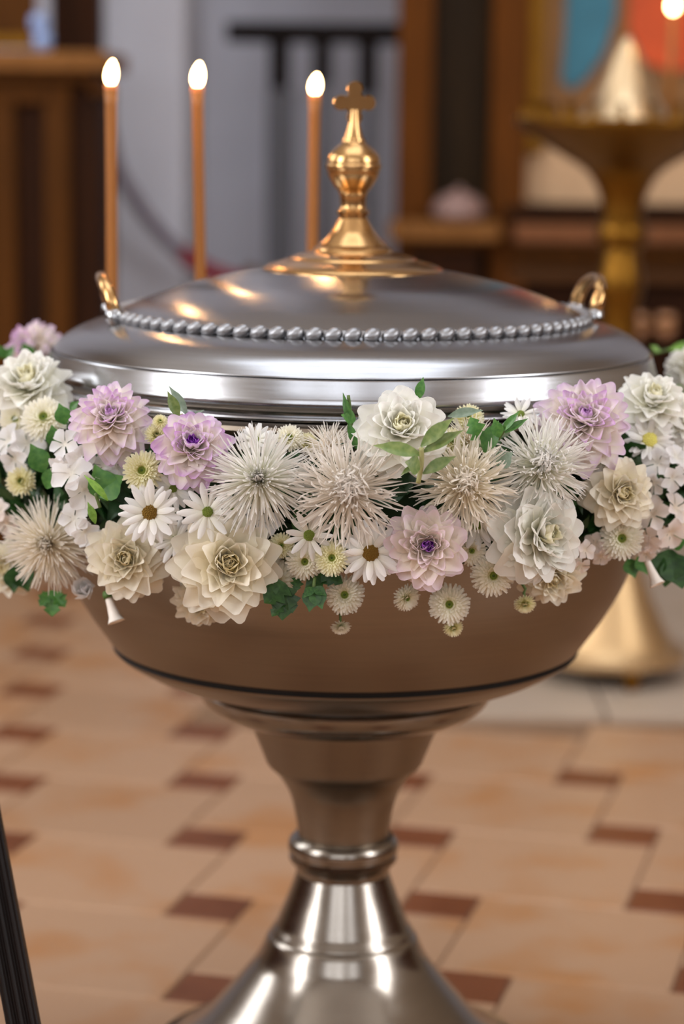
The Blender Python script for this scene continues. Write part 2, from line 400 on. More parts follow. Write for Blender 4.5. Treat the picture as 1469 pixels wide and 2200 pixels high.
# ------------------------------------------------------------------ the lid
lid = empty('font_lid', (FX + 0.0025, FD, 0.790))
tag(lid, 'domed pewter font lid with beaded ring and gilt cross finial', 'lid')
LZ = 0.790
def lz(p): return [(r, z - LZ) for r, z in p]
lathe_obj('dome', lz(spline([(0.0, 0.918), (0.06, 0.9170), (0.0950, 0.9135), (0.1300, 0.9070), (0.1680, 0.8985), (0.2030, 0.8870), (0.2280, 0.8770), (0.2420, 0.8705)], 7) + [(0.2440, 0.8640), (0.2520, 0.8610)]), PEWTER, lid, seg=144)
lathe_obj('flange', lz([(0.2490, 0.8585), (0.2530, 0.8620)] + spline([(0.2560, 0.8620), (0.2830, 0.8535), (0.3020, 0.8430), (0.3135, 0.8330)], 6) + [(0.3138, 0.8318), (0.3120, 0.8300), (0.3125, 0.8290), (0.3155, 0.8295)] +
          spline([(0.3165, 0.8295), (0.3190, 0.8200), (0.3215, 0.8120)], 4) + [(0.3225, 0.8095), (0.3225, 0.8065), (0.3205, 0.8050)] +
          spline([(0.3190, 0.8050), (0.3150, 0.8000), (0.3135, 0.7945)], 4) + [(0.3170, 0.7940), (0.3175, 0.7925), (0.3170, 0.7905), (0.310, 0.7903)]), PEWTER, lid, seg=144)
# bead ring: 84 beads, each a part
NB = 84
bm = bmesh.new(); bmesh.ops.create_uvsphere(bm, u_segments=8, v_segments=6, radius=1.0)
for v in bm.verts: v.co = Vector((v.co.x * 0.0072, v.co.y * 0.0100, v.co.z * 0.0070))
bead_me = bpy.data.meshes.new('bead'); bm.to_mesh(bead_me); bm.free(); bead_me.materials.append(brushed('satin_pewter_beads', (160, 160, 163), 0.42, 0.0))
bead_me.polygons.foreach_set('use_smooth', [True] * len(bead_me.polygons))
for k in range(NB):
    a = 2 * PI * k / NB
    add('bead', bead_me, lid, Matrix.Rotation(a, 4, 'Z') @ Matrix.Translation((0.2475, 0, 0.8665 - LZ)) @ Matrix.Rotation(0.5, 4, 'X') @ Matrix.Rotation(0.35, 4, 'Y'))
# gilt finial
plate_prof = [(0.0, 0.934), (0.0365, 0.9385), (0.0405, 0.9365), (0.0420, 0.9335)] + spline([(0.0430, 0.9325), (0.0560, 0.9300), (0.0660, 0.9265)], 3) + \
    [(0.0680, 0.9245), (0.0730, 0.9235)] + spline([(0.0750, 0.9225), (0.0860, 0.9195), (0.0935, 0.9160)], 3) + [(0.0955, 0.9145), (0.0955, 0.9115), (0.0930, 0.9105), (0.08, 0.9105)]
lathe_obj('gilt_plate', lz(plate_prof), BRASS, lid, seg=72)
fin_prof = [(0.0365, 0.9370), (0.0365, 0.9400)] + spline([(0.0345, 0.9420), (0.0245, 0.9520), (0.0185, 0.9620), (0.0160, 0.9670)], 4) + [(0.0150, 0.9680), (0.0150, 0.9700), (0.0170, 0.9715), (0.0172, 0.9745), (0.0150, 0.9765), (0.0140, 0.9780)] + \
    spline([(0.0135, 0.9800), (0.0137, 0.9870), (0.0155, 0.9945), (0.0205, 1.0010), (0.0262, 1.0110), (0.0281, 1.0185)], 4) + \
    [(0.0290, 1.0195), (0.0295, 1.0215), (0.0290, 1.0235), (0.0278, 1.0245)] + spline([(0.0280, 1.0255), (0.0262, 1.0330), (0.0200, 1.0400), (0.0130, 1.0455)], 4) + \
    [(0.0118, 1.0475), (0.0115, 1.0500)] + spline([(0.0098, 1.0510), (0.0075, 1.0590), (0.0058, 1.0680), (0.0048, 1.0800)], 3) + [(0.0, 1.0802)]
lathe_obj('finial', lz(fin_prof), BRASS, lid, seg=48)
# flared cross: four rounded lobes round a hub, cut from thick plate
out2 = []
lobe_r, lobe_c = 0.0080, 0.0145
for q in range(4):
    qa = q * PI / 2
    for k in range(11):
        a = -2.25 + 4.5 * k / 10
        x = lobe_c + lobe_r * math.cos(a); y = lobe_r * math.sin(a)
        out2.append((x * math.cos(qa) - y * math.sin(qa), x * math.sin(qa) + y * math.cos(qa)))
n2 = len(out2); cv = [(x, -0.0032, z) for x, z in out2] + [(x, 0.0032, z) for x, z in out2]
cf = [tuple(range(n2)), tuple(reversed(range(n2, 2 * n2)))] + [(i, n2 + i, n2 + (i + 1) % n2, (i + 1) % n2) for i in range(n2)]
add('cross', mesh('cross', cv, cf, BRASS, False), lid, Matrix.Translation((0, 0, 1.0870 - LZ)) @ Matrix.Rotation(0.25, 4, 'Z'))
# two arched handles on the bead ring
for sgn in (1, -1):
    az = math.radians(8) if sgn > 0 else math.radians(188)
    pts = []
    for k in range(15):
        a = PI * k / 14
        pts.append((0.010 + 0.012 * math.sin(a), 0.044 * math.cos(a), 0.036 * math.sin(a) ** 0.7))
    h = MB().tube(pts, [0.0052 + 0.0022 * abs(math.cos(PI * k / 14)) for k in range(15)], 10).build('handle', BRASS, lid, True,
        Matrix.Rotation(az, 4, 'Z') @ Matrix.Translation((0.2420, 0, 0.8700 - LZ)))
    for e in (-1, 1):
        MB().lathe([(0, 0.006), (0.007, 0.0055), (0.0095, 0.003), (0.0095, -0.004)], 16).build('handle_foot', PEWTER, h, True, Matrix.Translation((0.010, 0.044 * e, 0.0)))

# ------------------------------------------------------------------ candles on the far rim of the font
FLAME = emit('flame', (1.0, 0.58, 0.24, 1), 14.0); FLAME.cycles.emission_sampling = 'NONE'
def make_candle(px, py_top, back, label, lean=0.0, flame_h=0.030, flame_w=0.0075):
    Y = FD + back; top = at(px, py_top, Y); zb = 0.772
    root = empty('candle', (top.x, Y, zb)); tag(root, label, 'candle', 'thin amber candles on the rim of the font')
    h = top.z - zb; r = 0.0067
    pts = [(lean * (1 - t) * -1 + lean, 0, t * h) if False else (lean * (t - 1), 0, t * h) for t in [0, .2, .4, .6, .8, .95, 1.0]]
    MB().tube(pts, [r, r, r, r * .98, r * .97, r * 1.0, r * 1.12], 14).build('wax_body', WAX, root, True)
    MB().lathe([(0.0, 0.001), (0.0045, 0.0015), (0.0072, 0.004), (0.0078, 0.0055), (0.0074, 0.0015), (0.0068, -0.004), (0.0062, -0.010)], 14).build('wax_cup', plain('molten_wax_glow', (240, 140, 80), 0.3), root, True, Matrix.Translation((0, 0, h)))  # lighter orange puts the flame's glow into the cup colour
    MB().tube([(0, 0, h), (0.0006, 0, h + .006)], 0.0007, 6).build('wick', plain('wick', (40, 30, 26), 0.9), root, True)
    prof = [(0, 0)] + [(flame_w * math.sin(PI * t ** 0.80) ** 0.60, t * flame_h) for t in [.04, .1, .18, .28, .4, .52, .64, .76, .88, .95, .985]] + [(0, flame_h)]
    fm = MB().lathe(prof, 16)
    fm.v = [(x + 0.0025 * (z / flame_h) ** 2, y, z) for x, y, z in fm.v]
    fm.build('flame', FLAME, root, True, Matrix.Translation((0, 0, h + 0.0035)))
    # brass socket on the rim that holds the candle
    lathe_obj('socket', [(0.004, 0.0), (0.011, 0.001), (0.0125, 0.006), (0.0095, 0.012), (0.0085, 0.030), (0.0098, 0.036), (0.0070, 0.036)], BRASS, root, Matrix.Translation((lean * -1, 0, 0)), 20)
    ang = math.atan2(top.x - FX, Y - FD); rr = math.hypot(top.x - FX, Y - FD)
    d = Vector((math.sin(ang), math.cos(ang), 0))
    MB().tube([(-lean, 0, 0.004), tuple(Vector((-lean, 0, -0.004)) - d * (rr - 0.319))], 0.004, 8).build('bracket', BRASS, root, True)
    ld = bpy.data.lights.new('candle_light', 'POINT'); ld.energy = 0.12; ld.color = (1.0, 0.45, 0.16); ld.shadow_soft_size = 0.006
    lo = bpy.data.objects.new('candle_light', ld); COL.objects.link(lo); lo.parent = root; lo.location = (0.001, 0, h + 0.017)
    return root
make_candle(238, 192, 0.235, 'lit amber candle farthest left, beside the left lid handle', -0.001)
make_candle(424, 196, 0.300, 'lit amber candle in the middle of the three', -0.006)
make_candle(676, 212, 0.342, 'lit amber candle right behind the gilt cross finial', 0.002, 0.026)

# ------------------------------------------------------------------ background furniture
def slab_px(name, x0, y0, x1, y1, Y, thick, m, parent, org, bev=0.006):
    """a board whose front face stands at depth Y and spans the given place"""
    a = at((x0 + x1) / 2, y1, Y); b = at((x0 + x1) / 2, y0, Y)
    xa = at(x0, (y0 + y1) / 2, Y).x; xb = at(x1, (y0 + y1) / 2, Y).x
    return boxb(name, (xa, Y, a.z), (xb, Y + thick, b.z), m, parent, bev, org)

# icon case at the left edge
YC = 5.6
cb = at(60, 700, YC); corg = (cb.x, YC, 0)
case = empty('icon_case', corg); tag(case, 'brown wooden icon case with panelled front at the left edge', 'cabinet')
slab_px('top_board', -190, 108, 232, 150, YC - .05, 0.50, WOOD_LEDGE, case, corg)
slab_px('cornice', -180, 150, 200, 178, YC - .02, 0.44, WOOD_GOLD, case, corg)
xl = at(-170, 500, YC).x; xr = at(212, 500, YC).x
zt = at(100, 178, YC).z
boxb('carcass', (xl, YC + .03, 0.0), (xr, YC + .40, zt), WOOD_DARK, case, 0.005, corg)
slab_px('top_rail', -170, 182, 152, 222, YC, 0.03, WOOD_GOLD, case, corg)
for x0, x1 in ((-170, -110), (-20, 36), (98, 152)):
    a = at(x0, 700, YC).x; b = at(x1, 700, YC).x
    boxb('stile', (a, YC, 0.05), (b, YC + .03, at(0, 222, YC).z), WOOD_GOLD, case, 0.005, corg)
boxb('plinth', (xl - .02, YC - .02, 0), (xr + .02, YC + .42, 0.05), WOOD_DARK, case, 0.005, corg)
slab_px('bracket', 188, 178, 226, 205, YC, 0.2, WOOD_GOLD, case, corg)
# gilt icon on the case, and two pale blue bodies standing in for out-of-focus highlights
ic = at(30, 104, YC + .2)
icon = empty('gilt_icon_board', (ic.x, YC + .18, ic.z)); tag(icon, 'leaning gilt icon board on top of the icon case', 'icon')
boxb('board', (ic.x - .25, YC + .18, ic.z), (ic.x + .055, YC + .21, ic.z + .45), WOOD_GOLD, icon, 0.008, (ic.x, YC + .18, ic.z))
boxb('gilt_frame', (ic.x - .25, YC + .165, ic.z), (ic.x + .045, YC + .18, ic.z + .03), BRASS_OLD, icon, 0.004, (ic.x, YC + .18, ic.z))
BLUE = plain('pale_blue_highlight', (150, 176, 226), 0.12, 0, 0, spec=0.8)
lp = at(92, 106, YC + .06)
lamp = empty('blue_highlights', lp); tag(lamp, 'pale blue blobs standing in for out-of-focus highlights on the icon case', 'lamp')
MB().lathe([(0, 0), (.016, .001), (.020, .012), (.022, .025), (.016, .036), (.012, .040)], 20).build('lower_highlight', BLUE, lamp, True)
MB().lathe([(.011, .040), (.018, .046), (.021, .058), (.020, .070), (.014, .078), (0, .080)], 20).build('upper_highlight', BLUE, lamp, True, Matrix.Translation((-.008, 0, 0)))
# tall dark post behind the case
pp = at(160, 60, 6.1)
post = empty('wooden_post', (pp.x, 6.1, 0)); tag(post, 'tall dark brown wooden post behind the icon case', 'post')
boxb('shaft', (at(108, 50, 6.1).x, 6.1, 0.12), (at(214, 50, 6.1).x, 6.22, 2.4), WOOD_DARK, post, 0.01, (pp.x, 6.1, 0))
boxb('foot', (at(100, 50, 6.1).x, 6.07, 0.0), (at(222, 50, 6.1).x, 6.24, 0.12), WOOD_DARK, post, 0.01, (pp.x, 6.1, 0))

# swagged barrier rope
rope_pts = [(232, 268), (238, 304), (252, 360), (285, 420), (325, 478), (370, 526), (415, 562), (470, 592), (540, 610)]
RP = [at(x, y, 6.10 + 0.12 * k / 8) for k, (x, y) in enumerate(rope_pts)]
RPs = spline([tuple(p) for p in RP], 5)
rope = empty('barrier_rope', RP[0]); tag(rope, 'mauve barrier rope with a red end sagging across the white pillar', 'rope')
n1 = int(len(RPs) * .68)
def rel(pts, o): return [tuple(Vector(p) - Vector(o)) for p in pts]
MB().tube(rel(RPs[:n1 + 1], RP[0]), 0.017, 10).build('cord', plain('mauve_cloth', (116, 106, 118), 0.9, 0, .1, 60), rope, True)
MB().tube(rel(RPs[n1:], RP[0]), 0.022, 10).build('red_end', plain('crimson_velvet', (132, 26, 44), 0.9, 0, .1, 60), rope, True)
ep = RP[-1]
rp2 = empty('rope_post', (ep.x, ep.y, 0)); tag(rp2, 'low brass rope post hidden behind the font lid', 'post')
lathe_obj('shaft', [(0, ep.z + .05), (.02, ep.z + .04), (.02, .05), (.12, .03), (.13, .0), (0, 0)], BRASS_OLD, rp2, None, 32)
hook = at(210, 235, 5.86)
# balustrade before the back wall
YB = 6.7
br = at(680, 300, YB)
bal = empty('balustrade', (br.x, YB, 0)); tag(bal, 'dark wooden handrail with balusters in front of the white wall', 'balustrade')
slab_px('handrail', 486, 48, 900, 92, YB - .03, 0.09, WOOD_BLACK, bal, (br.x, YB, 0))
GREYP = plain('grey_lower_post', (104, 105, 112), 0.7)  # grey tone for the lower length of each baluster
for k, (x, w, yb) in enumerate(((600, 44, 192), (692, 40, 180), (790, 42, 205), (880, 42, 200))):
    o = slab_px('baluster', x - w / 2, 82, x + w / 2, yb, YB, 0.03, WOOD_BLACK, bal, (br.x, YB, 0))
    w2 = (60, 26, 26, 26)[k]
    a = at(x - w2 / 2 + 3, yb, YB); b = at(x + w2 / 2 + 3, yb, YB)
    q = boxb('baluster_foot', (a.x, YB, 0.0), (b.x, YB + .03, a.z), GREYP, bal, 0.004, (br.x, YB, 0))

# iconostasis at the right
YI = 6.2
io = at(1150, 400, YI); iorg = (io.x, YI, 0)
ico = empty('iconostasis', iorg); tag(ico, 'tall brown wooden icon screen with gilt frame at right', 'icon screen')
def ibox(name, x0, x1, z0, z1, y0, y1, m, ref=400):
    return boxb(name, (at(x0, ref, YI).x, YI + y0, z0), (at(x1, ref, YI).x, YI + y1, z1), m, ico, 0.006, iorg)
def zi(y): return at(1150, y, YI).z
ibox('back_panel', 852, 1800, 0.02, 3.0, .10, .14, WOOD_DARK)
ibox('post', 852, 925, 0.02, 3.0, -.02, .12, WOOD_RED)
ibox('inner_panel', 925, 1052, 0.02, 3.0, .06, .10, wood('olive_dark_wood', (34, 22, 6), (46, 30, 8)))
ibox('post', 1052, 1128, 0.02, 3.0, -.02, .12, WOOD_RED)
ibox('post', 1640, 1720, 0.02, 3.0, -.02, .12, WOOD_RED)
ibox('lower_panel', 1128, 1640, zi(700), zi(560), .03, .10, WOOD_DARK)
ibox('ledge', 836, 1068, zi(512), zi(474), -.16, .0, WOOD_LEDGE)
ibox('ledge_moulding', 856, 1046, zi(532), zi(512), -.11, .0, WOOD_GOLD)
ibox('ledge_support', 880, 1030, 0.02, zi(532), -.08, .0, WOOD_DARK)
ibox('ledge', 1100, 1660, zi(516), zi(478), -.12, .1, wood('pink_brown_ledge', (116, 74, 46), (132, 86, 56)))
ibox('sill', 1090, 1670, zi(470), zi(440), -.06, .1, WOOD_DARK)
ibox('rail', 1100, 1660, zi(560), zi(528), -.08, .1, WOOD_GOLD)
ibox('rail', 1100, 1660, zi(602), zi(572), -.04, .1, wood('mid_brown_rail', (84, 54, 30), (98, 64, 36)))
ibox('base_board', 852, 1720, 0.0, 0.2, -.05, .1, WOOD_DARK)
# the icon itself: gilt ground, teal and red drapery, all low relief
ip = at(1380, 200, YI)
irg = (ip.x, YI, 0)
icn = empty('framed_icon', (ip.x, YI - .02, zi(440))); org2 = (ip.x, YI - .02, zi(440)); tag(icn, 'large gilt icon with teal and red drapery behind the candle stand', 'icon')
def kbox(name, x0, y0, x1, y1, d0, d1, m):
    return boxb(name, (at(x0, 300, YI).x, YI + d0, zi(y1)), (at(x1, 300, YI).x, YI + d1, zi(y0)), m, icn, 0.004, org2)
GILT = plain('gilt_ground', (132, 90, 44), 0.5, 0.2, .1, 9)
CREAM = plain('cream_lower_field', (206, 168, 128), 0.6, 0, .04, 9)
kbox('gilt_ground', 1150, -500, 1632, 325, .06, .075, GILT)
kbox('cream_field', 1132, 318, 1632, 438, .055, .07, CREAM)
kbox('frame_side', 1132, -500, 1168, 330, .02, .07, BRASS_OLD)
def panel_px(name, pts, m, d):
    P = [Vector((at(x, 300, YI).x, 0, zi(y))) for x, y in pts]
    n = len(P); o = Vector(org2)
    v = [tuple(Vector((p.x, YI + d, p.z)) - o) for p in P] + [tuple(Vector((p.x, YI + d + .012, p.z)) - o) for p in P]
    f = [tuple(reversed(range(n))), tuple(range(n, 2 * n))] + [(i, (i + 1) % n, n + (i + 1) % n, n + i) for i in range(n)]
    return add(name, mesh(name, v, f, m, False), icn)
panel_px('teal_drapery', [(1212, -420), (1322, -420), (1318, 30), (1296, 110), (1262, 165), (1228, 192), (1206, 172), (1212, 60)], plain('teal_paint', (50, 112, 132), 0.6, 0, .12, 8), .045)
panel_px('red_drapery', [(1338, -420), (1560, -420), (1560, 128), (1440, 150), (1380, 128), (1348, 60)], plain('vermilion_paint', (206, 78, 22), 0.6, 0, .25, 10), .045)
panel_px('green_ground', [(1380, 300), (1640, 270), (1640, 326), (1380, 326)], plain('olive_paint', (120, 116, 62), 0.7), .05)
# small round covered dish on the left ledge
dp = at(985, 470, YI - .09); dp.z = zi(474) + .0005
dish = empty('covered_dish', dp); tag(dish, 'small pinkish covered dish on the screen ledge right of the finial', 'dish')
DISH = plain('dusky_pink_glaze', (150, 120, 112), 0.4)
MB().lathe([(0, 0), (.05, .001), (.066, .018), (.066, .026), (0, .026)], 28).build('bowl', DISH, dish, True)
MB().lathe([(.068, .026), (.066, .036), (.048, .060), (.02, .072), (.008, .074), (.010, .082), (0, .086)], 28).build('cover', DISH, dish, True)
# two little glass lamps low at the right edge
for k, (x, lab) in enumerate(((1372, 'left of two small glass votive lamps behind the candle stand'), (1430, 'right of two small glass votive lamps behind the candle stand'))):
    vp = at(x, 700, YI - .02)
    v = empty('votive_lamp', vp); tag(v, lab, 'lamp', 'votive lamps low on the icon screen')
    MB().lathe([(0, -.03), (.012, -.028), (.024, -.01), (.027, .01), (.022, .026), (.014, .030)], 20).build('glass_cup', plain('amber_glass', (206, 150, 110), 0.15, 0, spec=.8), v, True)
    MB().lathe([(.0285, .004), (.0295, .010), (.0285, .016)], 20).build('holder_ring', BRASS_OLD, v, True)
    MB().tube([(0, .026, .01), (0, .049, .01)], .004, 8).build('bracket', BRASS_OLD, v, True)

# brass candle stand on the pale paving
YS = 4.55
sp = at(1308, 1420, YS)
st = empty('candle_stand', (sp.x, YS, 0.012)); tag(st, 'tall brass candle stand with a wide dish and conical foot', 'candle stand')
def zs(y): return at(1318, y, YS).z - 0.012
k = depth(Vector((sp.x, YS, .6))) / F_PX
dishp = [(.0, zs(264)), (150 * k, zs(263)), (212 * k, zs(260)), (226 * k, zs(254)), (232 * k, zs(256)), (232 * k, zs(264)), (224 * k, zs(274))] + \
    spline([(200 * k, zs(290)), (140 * k, zs(330)), (80 * k, zs(368)), (50 * k, zs(420)), (44 * k, zs(470))], 4)
lathe_obj('dish', dishp, BRASS_OLD, st, None, 56)
stem = [(42 * k, zs(470)), (52 * k, zs(484)), (56 * k, zs(505)), (50 * k, zs(525)), (38 * k, zs(535)), (40 * k, zs(560)), (46 * k, zs(585)), (50 * k, zs(610)), (44 * k, zs(640)), (38 * k, zs(655)), (42 * k, zs(760)),
        (50 * k, zs(790)), (50 * k, zs(820)), (38 * k, zs(840)), (36 * k, zs(1000)), (46 * k, zs(1060)), (40 * k, zs(1090))]
lathe_obj('stem', stem, BRASS_OLD, st, None, 40)
foot = spline([(38 * k, zs(1090)), (44 * k, zs(1150)), (62 * k, zs(1215)), (100 * k, zs(1305)), (142 * k, zs(1382)), (160 * k, .058)], 5) + [(168 * k, .052), (168 * k, .040), (150 * k, .040)]
lathe_obj('conical_foot', foot, plain('satin_brass', (206, 174, 130), 0.42, 1.0, .06, 12), st, None, 56)
for q in range(3):
    a = -PI / 2 + 0.25 + q * 2 * PI / 3
    MB().lathe([(.0, 0.0), (.014, 0.0), (.018, .012), (.016, .042)], 14).build('foot_knob', BRASS_OLD, st, True, Matrix.Translation((140 * k * math.cos(a), 140 * k * math.sin(a), 0)))
cone = spline([(0.004, zs(78)), (24 * k, zs(104)), (46 * k, zs(160)), (70 * k, zs(215)), (104 * k, zs(260))], 5)
lathe_obj('cone_of_holders', cone, BRASS_PALE, st, None, 48)
# sockets round the rim of the dish
for q in range(22):
    a = 2 * PI * q / 22
    lathe_obj('socket', [(.007, 0), (.009, .004), (.007, .010), (.0075, .030), (.009, .034), (.006, .034)], BRASS_OLD, st, Matrix.Translation((212 * k * math.cos(a), 212 * k * math.sin(a), zs(260))), 10)
# lit candle standing in the dish
cpt = at(1438, 250, YS - .06)
sc_ = empty('candle', (cpt.x, YS - .06, zs(262) + .012)); tag(sc_, 'lit candle standing in the dish of the brass stand, top right', 'candle')
ch = at(1438, 30, YS - .06).z - (zs(262) + .012)
MB().tube([(0, 0, 0), (0, 0, ch)], .0058, 12).build('wax_body', WAX, sc_, True)
MB().lathe([(0, 0)] + [(.009 * math.sin(PI * t ** .62), t * .036) for t in [.05, .15, .3, .45, .6, .75, .9]] + [(0, .036)], 14).build('flame', FLAME, sc_, True, Matrix.Translation((0, 0, ch + .002)))

# dark folding stand whose leg crosses the lower left corner
LB = at(62, 2262, 2.15); LT = at(-62, 1600, 2.28)
d = (LT - LB).normalized(); foot_p = LB - d * (LB.z / d.z); 
top_p = foot_p + d * 0.62
fs = empty('folding_stand', (foot_p.x, foot_p.y, 0)); tag(fs, 'dark grooved wooden leg of a folding stand, bottom left corner', 'stand')
def leg(p, q, name, w=0.030, g=True):
    dd = (q - p).normalized(); L = (q - p).length
    xa = Vector((1, 0, 0)) - dd * dd.x; xa.normalize(); ya = dd.cross(xa)
    M = Matrix.Identity(4)
    for r in range(3): M[r][0] = xa[r]; M[r][1] = ya[r]; M[r][2] = dd[r]; M[r][3] = p[r]
    Mo = Matrix.Translation((-foot_p.x, -foot_p.y, 0)) @ M
    # reeded section: three ribs across the face
    prof = []
    nx = 18
    for i in range(nx + 1):
        u = -1 + 2 * i / nx
        prof.append((u * w / 2, -w * .45 - .0022 * math.cos(u * PI * 3)))
    prof += [(w / 2, w * .45), (-w / 2, w * .45)]
    n = len(prof)
    v = [(x, y, 0) for x, y in prof] + [(x, y, L) for x, y in prof]
    f = [tuple(reversed(range(n))), tuple(range(n, 2 * n))] + [(i, (i + 1) % n, n + (i + 1) % n, n + i) for i in range(n)]
    return add(name, mesh(name, v, f, WOOD_BLACK, False), fs, Mo)
leg(foot_p, top_p, 'leg')
f2 = foot_p + Vector((-.42, .10, 0)); leg(f2, Vector((top_p.x - .10, top_p.y + .02, top_p.z)), 'leg')
leg(Vector((top_p.x - .14, top_p.y - .02, top_p.z)), Vector((top_p.x + .02, top_p.y - .02, top_p.z)), 'top_bar')

# ------------------------------------------------------------------ flower meshes
def petal_mesh(name, m, widths, cup=0.25, bend0=0.0, bend1=0.5, ruffle=0.0, cols=4, fold=0.0):
    """unit petal along +X, face up (+Z); widths at even steps; bend in radians along its length"""
    rows = len(widths) - 1; v = []; t = []; f = []
    x = z = 0.0; pts = [(0, 0, bend0)]
    for i in range(rows):
        a = bend0 + bend1 * ((i + 0.5) / rows)
        x += math.cos(a) / rows; z += math.sin(a) / rows; pts.append((x, z, bend0 + bend1 * (i + 1) / rows))
    for i, (px_, pz_, a) in enumerate(pts):
        w = widths[i]
        for j in range(cols + 1):
            u = -1 + 2 * j / cols
            up = cup * w * (u * u) + ruffle * w * math.sin(u * 5 + i * 1.3) + fold * w * abs(u)
            back = w * .42 * u * u if i >= rows - 1 else 0.0       # the tip is rounded off
            v.append((px_ - math.sin(a) * up - back * math.cos(a), u * w, pz_ + math.cos(a) * up - back * math.sin(a))); t.append(i / rows)
    c = cols + 1
    for i in range(rows):
        for j in range(cols): f.append((i * c + j, (i + 1) * c + j, (i + 1) * c + j + 1, i * c + j + 1))
    return mesh(name, v, f, m, True, t)
# flower colours
M_CREAM = petal_mat('cream_petal', (244, 230, 192), (248, 240, 218), (249, 244, 231))
M_CREAM_IN = petal_mat('cream_inner_petal', (240, 220, 158), (247, 234, 190), (248, 240, 214))
M_WHITE = petal_mat('white_petal', (244, 240, 208), (248, 246, 236), (250, 249, 245))
M_WHITE_IN = petal_mat('white_inner_petal', (242, 230, 168), (247, 240, 202), (249, 246, 226))
M_LILAC = petal_mat('lilac_edged_petal', (249, 240, 218), (248, 236, 234), (218, 172, 228), pos=.68)
M_LILAC_PALE = petal_mat('palest_lilac_petal', (248, 234, 210), (249, 241, 236), (232, 206, 236), pos=.75)
M_BLUSH = petal_mat('blush_petal', (249, 232, 204), (250, 240, 230), (245, 226, 238), pos=.72)
M_PURPLE = petal_mat('purple_core_petal', (128, 44, 172), (158, 72, 200), (190, 118, 218))
M_PURPLE_DK = petal_mat('magenta_core_petal', (112, 14, 140), (142, 30, 172), (170, 74, 200))
M_SPIDER = petal_mat('spider_white', (252, 250, 222), (252, 250, 242), (252, 249, 246), .5)
M_SPIDER_B = petal_mat('spider_blush', (252, 240, 222), (252, 244, 233), (252, 247, 241), .5)
M_SPIDER_C = petal_mat('spider_cream', (250, 236, 206), (251, 243, 226), (252, 246, 238), .5)
M_DAISY = petal_mat('daisy_petal', (246, 243, 226), (249, 247, 244), (250, 248, 247))
M_BUTTON = petal_mat('button_petal', (206, 208, 100), (248, 243, 220), (251, 248, 238), .45, .42)
M_BUTTON_Y = petal_mat('button_yellow_petal', (196, 202, 84), (244, 238, 188), (250, 246, 220), .45, .5)
M_PHLOX = petal_mat('phlox_petal', (244, 240, 230), (248, 246, 246), (250, 248, 249))
M_PHLOX_P = petal_mat('phlox_blush_petal', (244, 230, 212), (248, 236, 230), (249, 240, 236))
DISC = plain('ochre_disc', (168, 128, 42), 0.9, 0, .35, 900, 0.8)
GREEN_EYE = plain('green_eye', (134, 152, 58), 0.8, 0, .4, 700, 0.6)
DARK_EYE = plain('dark_green_eye', (56, 84, 24), 0.8)
GREEN_CUP = plain('calyx_green', (78, 110, 50), 0.6, 0, .2, 60)
STEMG = plain('stem_green', (86, 108, 54), 0.6, 0, .15, 60)
def leaf_mat(name, col, vein):
    def b(nt, out):
        a = N(nt, 'ShaderNodeAttribute', attribute_name='t')
        oi = N(nt, 'ShaderNodeObjectInfo'); hs = N(nt, 'ShaderNodeHueSaturation')
        mr = N(nt, 'ShaderNodeMapRange'); mr.inputs['To Min'].default_value = 0.8; mr.inputs['To Max'].default_value = 1.2
        nt.links.new(oi.outputs['Random'], mr.inputs['Value']); nt.links.new(mr.outputs[0], hs.inputs['Value'])
        tc = N(nt, 'ShaderNodeTexCoord'); no = N(nt, 'ShaderNodeTexNoise'); no.inputs['Scale'].default_value = 6
        nt.links.new(tc.outputs['Object'], no.inputs['Vector'])
        r = ramp(nt, [(0.35, lin(col)), (0.75, lin(vein))]); nt.links.new(no.outputs[0], r.inputs[0])
        nt.links.new(r.outputs[0], hs.inputs['Color'])
        p = N(nt, 'ShaderNodeBsdfPrincipled'); p.inputs['Roughness'].default_value = 0.42
        tr = N(nt, 'ShaderNodeBsdfTranslucent'); mx = N(nt, 'ShaderNodeMixShader'); mx.inputs[0].default_value = .25
        nt.links.new(hs.outputs[0], p.inputs['Base Color']); nt.links.new(hs.outputs[0], tr.inputs[0])
        nt.links.new(p.outputs[0], mx.inputs[1]); nt.links.new(tr.outputs[0], mx.inputs[2]); nt.links.new(mx.outputs[0], out.inputs[0])
    return mat(name, b)
LEAF_DARK = leaf_mat('dark_leaf', (38, 74, 34), (62, 104, 48))
LEAF_MID = leaf_mat('mid_leaf', (64, 116, 52), (92, 142, 66))
LEAF_PALE = leaf_mat('grey_green_leaf', (128, 150, 128), (150, 168, 148))
LEAF_OLIVE = leaf_mat('olive_variegated_leaf', (88, 112, 52), (124, 138, 78))
LEAF_BRIGHT = leaf_mat('bright_leaf', (112, 160, 56), (142, 184, 84))

